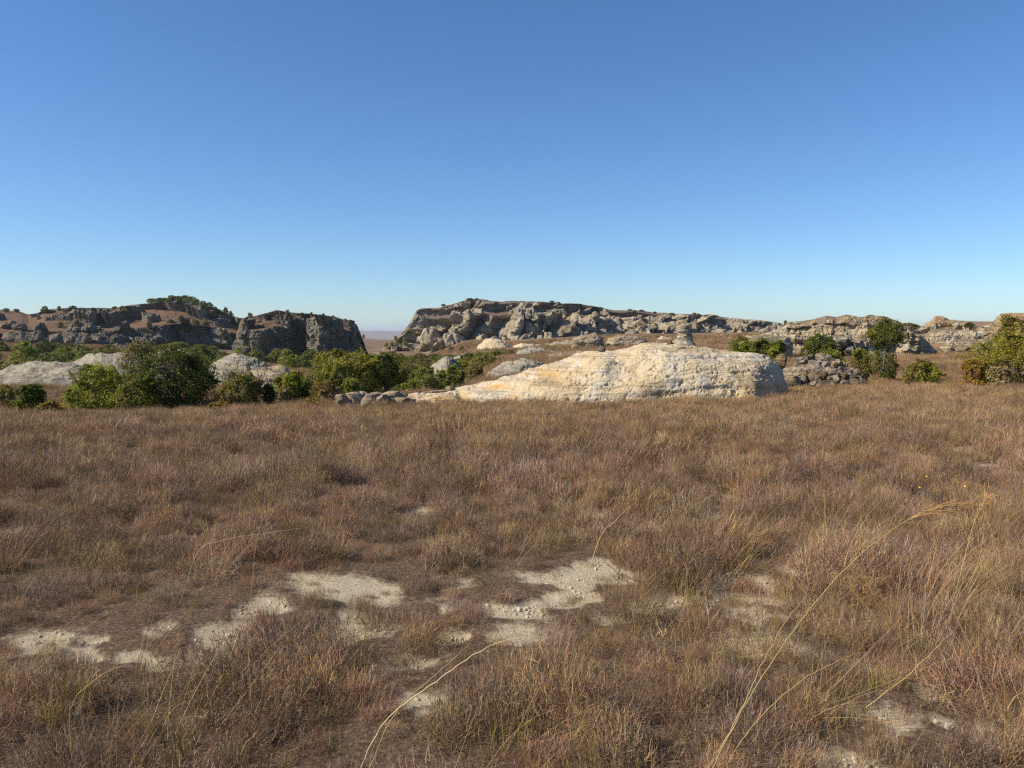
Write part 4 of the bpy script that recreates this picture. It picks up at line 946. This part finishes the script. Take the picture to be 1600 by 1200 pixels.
# 0-5 near red-brown tussocks, 6-7 greyer, 8-9 golden stalks, 10 green sprigs, 11 low thatch; 12-15 far tussocks with broader blades
MX = {'red': 3.2, 'grey': 1.9, 'straw': 0.8, 'green': 0.12}
MXS = [{'red': 3.6, 'grey': 1.2, 'straw': 0.9}, {'red': 2.2, 'grey': 2.4, 'straw': 0.7}, {'red': 2.6, 'grey': 1.4, 'straw': 1.8, 'green': 0.3}, {'red': 4, 'grey': 0.8, 'straw': 0.6}, {'red': 1.6, 'grey': 3.0, 'straw': 0.8}, {'red': 2.2, 'grey': 1.0, 'straw': 2.4, 'green': 0.5}]
for i in range(6):
    tuft(i, [blades(900, 0.1, 0.05, 0.125, 0.0030, 0, 1.5, MXS[i], 40 + i, 4, 0.8, (0.15, 0), dome=(0.20, 0.17 + 0.02 * (i % 3))),
             blades(24, 0.12, 0.18, 0.33, 0.0024, 0.6, 0.9, {'straw': 3, 'red': 2, 'grey': 1}, 60 + i, 5, 0.2, (0.25, 0))])
for i in range(6, 8):
    tuft(i, [blades(700, 0.1, 0.04, 0.11, 0.0030, 0, 1.6, {'grey': 3, 'red': 2.0, 'straw': 0.6}, 40 + i, 4, 0.9, (0.1, 0), dome=(0.19, 0.12))])
for i in range(8, 10):
    tuft(i, [blades(26, 0.12, 0.32, 0.66, 0.0023, 0.28, 0.5, {'straw': 3, 'red': 1}, 40 + i, 5, 0.06, (0.42, 0.06))])
tuft(10, [blades(14, 0.05, 0.14, 0.32, 0.0034, 0.14, 0.15, {'green': 4, 'straw': 1}, 50, 4, 0.04, (0.12, 0))])
tuft(11, [blades(260, 0.22, 0.03, 0.11, 0.0028, 1.1, 1.2, {'grey': 2, 'red': 2.4, 'straw': 1.0}, 51, 3, 0.7)])
for i in range(12, 16):
    tuft(i, [blades(520, 0.1, 0.07, 0.17, 0.0062, 0, 1.2, [{'red': 2.2, 'grey': 0.6, 'straw': 2.8, 'green': 0.3}, {'red': 2, 'grey': 1.0, 'straw': 2.2}, {'red': 1.6, 'grey': 0.6, 'straw': 3, 'green': 0.5}, {'red': 2, 'grey': 0.8, 'straw': 2.6, 'green': 0.2}][i - 12], 40 + i, 3, 0.6, (0.15, 0), dome=(0.30, 0.23)),
             blades(60, 0.26, 0.26, 0.46, 0.0040, 0.3, 0.5, {'straw': 4, 'red': 1}, 80 + i, 4, 0.08, (0.4, 0.05))])
GX = {k: [] for k in ('p', 's', 'i', 'r', 't')}
r = np.random.default_rng(77)
def sow(y0, y1, dens, kinds, smin, smax, sandthr=0.0, invert=False, margin=3.0, xr=None, clump=0.0, fade=None, low=-4.2):
    area = (1.36 * (y1 + y0) / 2 + 2 * margin) * (y1 - y0); n = int(area * dens)
    y = np.sqrt(r.uniform(max(y0, 0.0) ** 2, y1 ** 2, n)) if y0 > 2 else r.uniform(y0, y1, n)
    x = r.uniform(-1, 1, n) * (0.68 * np.abs(y) + margin)
    if xr: k_ = (x > xr(y)); x, y = x[k_], y[k_]
    m = sandmask(x, y)
    ok = (m > sandthr) if invert else (m < sandthr + 0.28 * r.normal(size=len(x)))
    if clump: ok &= n2(x, y, 0.6, 21.0, 2) > -clump + 0.2 * r.normal(size=len(x))
    ok &= Hs(x, y) > low
    ok &= np.hypot(x, y) > 1.15
    # nothing grows inside the big rock
    zc = CAMZ + 0 * x
    inr = ((x - 4.6) / 7.1) ** 2 + ((y - 38.4) / 3.9) ** 2 < 1
    ok &= ~(inr)
    x, y = x[ok], y[ok]; n = len(x)
    z = H(x, y) - 0.02 - 0.03 * (sandmask(x, y) > 0)
    vig = np.clip(1 + 0.5 * n2(x, y, 2.6, 33.0, 2) + 0.75 * n2(x, y, 0.55, 37.0, 2), 0.4, 1.7)
    if fade:
        k_ = r.random(n) < np.clip((y - fade[0]) / (fade[1] - fade[0]), 0, 1); x, y, z, vig = x[k_], y[k_], z[k_], vig[k_]; n = len(x)
    GX['p'].append(np.stack([x, y, z], 1)); GX['s'].append(r.uniform(smin, smax, n) * vig)
    GX['i'].append(r.choice(kinds, n)); GX['r'].append(r.uniform(0, 6.283, n)); GX['t'].append(r.normal(size=(n, 2)) * 0.12)
T_RED = [0, 1, 2, 3, 4, 5, 6, 7]
sow(-1.5, 5.2, 27, T_RED, 0.4, 0.92, -0.22, clump=0.42)
sow(5.2, 10, 21, T_RED, 0.5, 1.2, -0.27, clump=0.42)
sow(-1.5, 9, 14, T_RED, 0.22, 0.5, 0.0)
sow(10, 18, 15, T_RED, 0.7, 1.45, -0.25, clump=0.42)
sow(18, 27, 13, T_RED, 0.8, 1.5, fade=(27, 18))
sow(-1.5, 14, 13, [11], 0.6, 1.4, 0.1)
sow(-1.5, 10, 9, [11, 6, 7], 0.25, 0.6, -0.1, True)
sow(-1.5, 10, 9, T_RED, 0.22, 0.62, -0.1, True)
sow(1.8, 8.5, 9, [8, 9], 0.5, 1.15, 0.6, xr=lambda y: 0.14 * y)
sow(1.8, 14, 3, [10], 0.5, 1.1, 0.3)
sow(1.6, 18, 3.6, [8, 9], 0.5, 1.1)
sow(1.6, 16, 3.6, [10], 0.5, 1.15, 0.3)
sow(12, 34, 11, [12, 13, 14, 15], 0.7, 1.25, fade=(12, 26))
sow(18, 34, 2.4, [8, 9], 0.7, 1.2)
sow(34, 58, 8, [12, 13, 14, 15], 0.8, 1.35)
sow(58, 135, 2.4, [12, 13, 14, 15], 1.2, 2.2, low=-14)
sow(135, 330, 0.4, [12, 13, 14, 15], 2.0, 3.4, low=-14)
P_ = np.concatenate(GX['p']); nG = len(P_)
rotv = np.concatenate([np.concatenate(GX['t']), np.concatenate(GX['r'])[:, None]], 1)
sc_ = np.concatenate(GX['s'])
pm = bpy.data.meshes.new('grass'); pm.vertices.add(nG); pm.vertices.foreach_set('co', P_.astype(np.float32).ravel())
for nm_, ty, ar in (('rot', 'FLOAT_VECTOR', rotv), ('scl', 'FLOAT', sc_), ('idx', 'INT', np.concatenate(GX['i']))):
    at = pm.attributes.new(nm_, ty, 'POINT')
    at.data.foreach_set('vector' if ty == 'FLOAT_VECTOR' else 'value', np.asarray(ar, np.int32 if ty == 'INT' else np.float32).ravel())
pm.materials.append(M_GRASS)
def instancer(name, coll):
    ng = bpy.data.node_groups.new(name, 'GeometryNodeTree')
    ng.interface.new_socket('Geometry', in_out='INPUT', socket_type='NodeSocketGeometry'); ng.interface.new_socket('Geometry', in_out='OUTPUT', socket_type='NodeSocketGeometry')
    n_ = ng.nodes.new; L_ = ng.links.new
    gi, go = n_('NodeGroupInput'), n_('NodeGroupOutput'); ip = n_('GeometryNodeInstanceOnPoints'); ci = n_('GeometryNodeCollectionInfo')
    ci.inputs['Collection'].default_value = coll; ci.inputs['Separate Children'].default_value = True; ci.inputs['Reset Children'].default_value = True
    def na(nm_, ty):
        a = n_('GeometryNodeInputNamedAttribute'); a.data_type = ty; a.inputs[0].default_value = nm_; return a.outputs[0]
    L_(gi.outputs[0], ip.inputs['Points']); L_(ci.outputs[0], ip.inputs['Instance']); ip.inputs['Pick Instance'].default_value = True
    L_(na('idx', 'INT'), ip.inputs['Instance Index'])
    er = n_('FunctionNodeEulerToRotation'); L_(na('rot', 'FLOAT_VECTOR'), er.inputs[0]); L_(er.outputs[0], ip.inputs['Rotation'])
    L_(na('scl', 'FLOAT'), ip.inputs['Scale']); L_(ip.outputs[0], go.inputs[0])
    return ng
go_ = obj('grass', pm); tag(go_, 'dry red-brown and straw-coloured grass tussocks covering the field', 'grass', None, 'stuff')
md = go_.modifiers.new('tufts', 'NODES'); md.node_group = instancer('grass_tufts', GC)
print('grass tufts', nG)

# gravel on the bare sand
PC = bpy.data.collections.new('pebbles')
m_peb = rock_mat('pebble_stone', [(0.3, (0.42, 0.35, 0.25)), (0.5, (0.60, 0.52, 0.39)), (0.7, (0.70, 0.63, 0.50))], 0.05, och=0.3, drk=0.1, bumpd=0.05)
for i in range(5):
    m = chunk('pebble', 60 + i, n=5, cuts=6, sq=0.6); m.materials.append(m_peb); o = bpy.data.objects.new('pebble_%d' % i, m); PC.objects.link(o)
px_, py_ = [], []
for (cx, cy, rx, ry) in _pw:
    n = int(min(900, 90 + 2200 * rx * ry)); a = r.uniform(0, 6.283, n); q = np.sqrt(r.random(n)) * 1.25
    px_.append(cx + rx * q * np.cos(a)); py_.append(cy + ry * q * np.sin(a))
px_ = np.concatenate(px_); py_ = np.concatenate(py_); k_ = (sandmask(px_, py_) > -0.1) & (n2(px_, py_, 0.5, 44.0, 2) > -0.25); px_, py_ = px_[k_], py_[k_]
n = len(px_); qm = bpy.data.meshes.new('gravel'); qm.vertices.add(n)
qm.vertices.foreach_set('co', np.stack([px_, py_, H(px_, py_) - 0.036], 1).astype(np.float32).ravel())
for nm_, ty, ar in (('rot', 'FLOAT_VECTOR', r.uniform(0, 6.28, (n, 3)) * np.array([0.1, 0.1, 1])), ('scl', 'FLOAT', 0.004 + 0.026 * r.random(n) ** 5), ('idx', 'INT', r.integers(0, 5, n))):
    at = qm.attributes.new(nm_, ty, 'POINT')
    at.data.foreach_set('vector' if ty == 'FLOAT_VECTOR' else 'value', np.asarray(ar, np.int32 if ty == 'INT' else np.float32).ravel())
qm.materials.append(m_peb)
qo = obj('gravel', qm); tag(qo, 'pale gravel scattered over the bare sandy patches', 'gravel', None, 'stuff')
qo.modifiers.new('pebbles', 'NODES').node_group = instancer('pebbles', PC)

# single pale stones
def near_stone(px, py, wpx, hpx, label, i):
    x, y = G(px, py); w = wpx * y / FPX; h_ = hpx * y / FPX
    o = obj('stone', chunk_for(m_peb, i), None, None, (x, y, h1(x, y) - 0.03 - 0.25 * h_)); o.scale = (w, w * 0.8, h_ * 1.25); o.rotation_euler = (0.15, 0.1, i * 0.9)
    tag(o, label, 'stone')
near_stone(1479, 1140, 17, 15, 'palest rounded stone on bare sand at lower right', 1)
near_stone(1530, 1160, 20, 12, 'flat cream stone on the bare sand in the lower right corner', 2)
near_stone(1402, 925, 12, 16, 'upright pale pinkish stone half hidden in grass at right', 3)
near_stone(1302, 742, 22, 6, 'flat pale stone on the farther bare patch at right', 4)

# ------------------------------------------------------------------ tall stalks that stand out, and a flowering weed
M_STRAW = grass_mat('straw_stalk')
def ribbon(pts, w0, w1, col):
    """round stalk along points"""
    pts = np.array(pts, float); n = len(pts); segs = []
    rr = np.linspace(w0, w1, n)
    V, F = tubes([(pts[k], pts[k + 1], rr[k], rr[k + 1]) for k in range(n - 1)], 5)
    return V, F, np.tile(np.array(col), (len(V), 1))
def stalk(name, label, ctrl, Y, col=(0.52, 0.38, 0.18), plume=0, seed=0, w=0.0019, dY=0.0):
    """ctrl: pixels from base to tip; base stands on the ground"""
    x0, y0 = G(*ctrl[0]) if Y is None else ((ctrl[0][0] - 800) / FPX * Y, Y)
    base = np.array([x0, y0, h1(x0, y0)])
    cp = [np.array(W(px, py, y0 + dY * k / max(1, len(ctrl) - 1))) for k, (px, py) in enumerate(ctrl)]
    cp[0] = base
    # Catmull-Rom through the points
    Q = [2 * cp[0] - cp[1]] + cp + [2 * cp[-1] - cp[-2]]; out = []
    for k in range(1, len(Q) - 2):
        for t in np.linspace(0, 1, 9, endpoint=False):
            a, b_, c, d = Q[k - 1], Q[k], Q[k + 1], Q[k + 2]
            out.append(0.5 * ((2 * b_) + (c - a) * t + (2 * a - 5 * b_ + 4 * c - d) * t * t + (3 * b_ - a - 3 * c + d) * t ** 3))
    out.append(cp[-1]); out = np.array(out); out[3:-1] += np.random.default_rng(int(ctrl[0][0])).normal(size=(len(out) - 4, 3)) * 0.0016
    e = obj(name, None, loc=tuple(base)); tag(e, label, 'grass stalk')
    V, F, C = ribbon(out - base, w, w * 0.35, col)
    m = mesh_from('stem', V, F, attrs={'col': ('FLOAT_COLOR', C)}); m.materials.append(M_STRAW); obj('stem', m, None, e)
    if plume:
        rr = np.random.default_rng(seed); parts = []; N_ = len(out); i0 = int(N_ * (1 - plume))
        for k in range(70):
            i = rr.integers(i0, N_ - 1); p = out[i] - base; d = out[min(i + 1, N_ - 1)] - out[i]; d /= np.linalg.norm(d)
            q = d + rr.normal(size=3) * 0.16 + np.array([0, 0, -0.10]); L = rr.uniform(0.04, 0.13)
            parts.append(ribbon([p, p + q * L * 0.5, p + q * L + np.array([0, 0, -0.01])], w * 0.25, w * 0.3, np.array((0.56, 0.36, 0.15)) * rr.uniform(0.8, 1.15)))
        V, F, C = joinV(parts); m = mesh_from('seed_head', V, F, attrs={'col': ('FLOAT_COLOR', C)}); m.materials.append(M_STRAW); obj('seed_head', m, None, e)
    return e
stalk('grass_stalk', 'longest straw stalk with feathery plume arching to the right', [(1108,1195),(1160,1110),(1240,985),(1320,890),(1395,828),(1450,798),(1505,786)], 2.9, plume=0.30, seed=1, w=0.0026, col=(0.62, 0.47, 0.24))
stalk('grass_stalk', 'straight straw stalk crossing left of the plumed stalk', [(1112,1190),(1145,1135),(1185,1050),(1225,975),(1262,930)], 3.0, w=0.0026)
stalk('grass_stalk', 'leaning straw stalk right of the plumed stalk, low', [(1135,1190),(1180,1130),(1250,1065),(1310,1032),(1345,1020)], 3.0, w=0.0026)
stalk('grass_stalk', 'arched pale stalk reaching the right edge', [(1488,915),(1510,898),(1545,872),(1580,853),(1620,842)], 4.6, w=0.003)
stalk('grass_stalk', 'bent pale stalk arching over lower centre', [(540,1195),(600,1130),(680,1065),(750,1018),(800,998),(840,1000),(858,1006)], 3.0, col=(0.55, 0.46, 0.30), w=0.0022)
stalk('grass_stalk', 'thin golden stalk beside the bent pale stalk', [(560,1190),(620,1110),(680,1055),(735,1005)], 3.05, w=0.0017)
stalk('grass_stalk', 'upright thin golden stalk at left, tallest there', [(384,1130),(388,1010),(395,900),(404,830),(430,770),(436,715)], 3.4, w=0.0016)
stalk('grass_stalk', 'pale kinked stalk lying to the right at left', [(272,895),(310,862),(345,845),(400,835),(470,826)], 5.3, col=(0.55, 0.46, 0.30), w=0.0024)
stalk('grass_stalk', 'slanting golden stalk above the central bare sand', [(910,885),(935,845),(965,810),(985,790)], 5.2, w=0.0026)
stalk('grass_stalk', 'slender stalk slanting over the centre tussocks', [(790,915),(810,885),(835,852),(858,825)], 5.0, w=0.002)
stalk('grass_stalk', 'short pale stalk leaning left near the right stones', [(1455,945),(1447,920),(1438,900),(1430,885)], 4.6, col=(0.55, 0.48, 0.36), w=0.0026)
stalk('grass_stalk', 'stalk with small plume right of the long plume', [(1502,880),(1515,840),(1527,805),(1540,782)], 5.2, plume=0.35, seed=4, w=0.0024)
stalk('grass_stalk', 'slanting straw stalk at lower right below the stones row', [(1370,1100),(1410,1062),(1450,1025),(1490,985)], 3.6, w=0.002)
stalk('grass_stalk', 'thin stalk curving at the lower left corner', [(90,1185),(110,1110),(150,1060),(190,1040)], 3.0, w=0.002)
# weed with yellow flowers
x0, y0 = G(1500, 800); base = np.array([x0, y0, h1(x0, y0)])
wd_ = obj('flowering_weed', None, loc=tuple(base)); tag(wd_, 'thin-stemmed weed with small yellow flower heads at right', 'weed')
gf = N('yellow_petals'); gf.princ(gf.mix(gf.noise(200, 2), (0.75, 0.55, 0.02), (0.85, 0.68, 0.05)), 0.6); M_FL = gf.m
fv = []; 
th = np.linspace(0, 2 * math.pi, 9, endpoint=False)
ring = [(0, 0, 0)] + [(0.011 * math.cos(t) * (1 if k % 2 else 0.6), 0.011 * math.sin(t) * (1 if k % 2 else 0.6), 0.004) for k, t in enumerate(th)] + [(0, 0, 0.009)]
ff = [(0, 1 + (k + 1) % 9, 1 + k) for k in range(9)] + [(10, 1 + k, 1 + (k + 1) % 9) for k in range(9)]
fm = mesh_from('flower', np.array(ring), np.array(ff), smooth=False); fm.materials.append(M_FL)
for (px, py) in [(1424,760),(1448,745),(1474,740),(1494,744),(1498,754),(1508,760),(1519,784),(1437,762),(1490,772),(1530,776)]:
    t = W(px, py, y0 + random.uniform(-0.3, 0.3)); p = t - base
    mid = p * np.array([0.45, 0.45, 0.6]); V, F, C = ribbon([(0, 0, -0.02), mid, p], 0.0022, 0.0012, (0.34, 0.30, 0.22))
    m = mesh_from('stem', V, F, attrs={'col': ('FLOAT_COLOR', C)}); m.materials.append(M_STRAW); obj('stem', m, None, wd_)
    o = obj('flower', fm, None, wd_, tuple(p)); o.rotation_euler = (random.uniform(0.2, 0.8), random.uniform(-0.4, 0.4), random.uniform(0, 6)); o.scale = (1.3,) * 3

# ------------------------------------------------------------------ haze
zmin = float(gz.min()) - 1.0; zmax = 110.0; R0 = float(rad[-1]) + 50
hv_ = np.array([(sx * R0, sy * R0, z) for z in (zmin, zmax) for sx, sy in ((-1, -1), (1, -1), (1, 1), (-1, 1))])
hf = np.array([(3, 2, 1, 0), (4, 5, 6, 7), (0, 1, 5, 4), (1, 2, 6, 5), (2, 3, 7, 6), (3, 0, 4, 7)])
hm_ = mesh_from('haze', hv_, hf, smooth=False)
gh = N('haze'); pv = gh.add('ShaderNodeVolumePrincipled'); pv.inputs['Color'].default_value = (0.80, 0.88, 1.0, 1); pv.inputs['Density'].default_value = 5.5e-5; pv.inputs['Anisotropy'].default_value = 0.2
gh.t.links.new(pv.outputs[0], gh.out.inputs['Volume'])
tag(obj('haze', hm_, gh.m), 'thin blue haze over the whole landscape', 'haze', None, 'stuff')
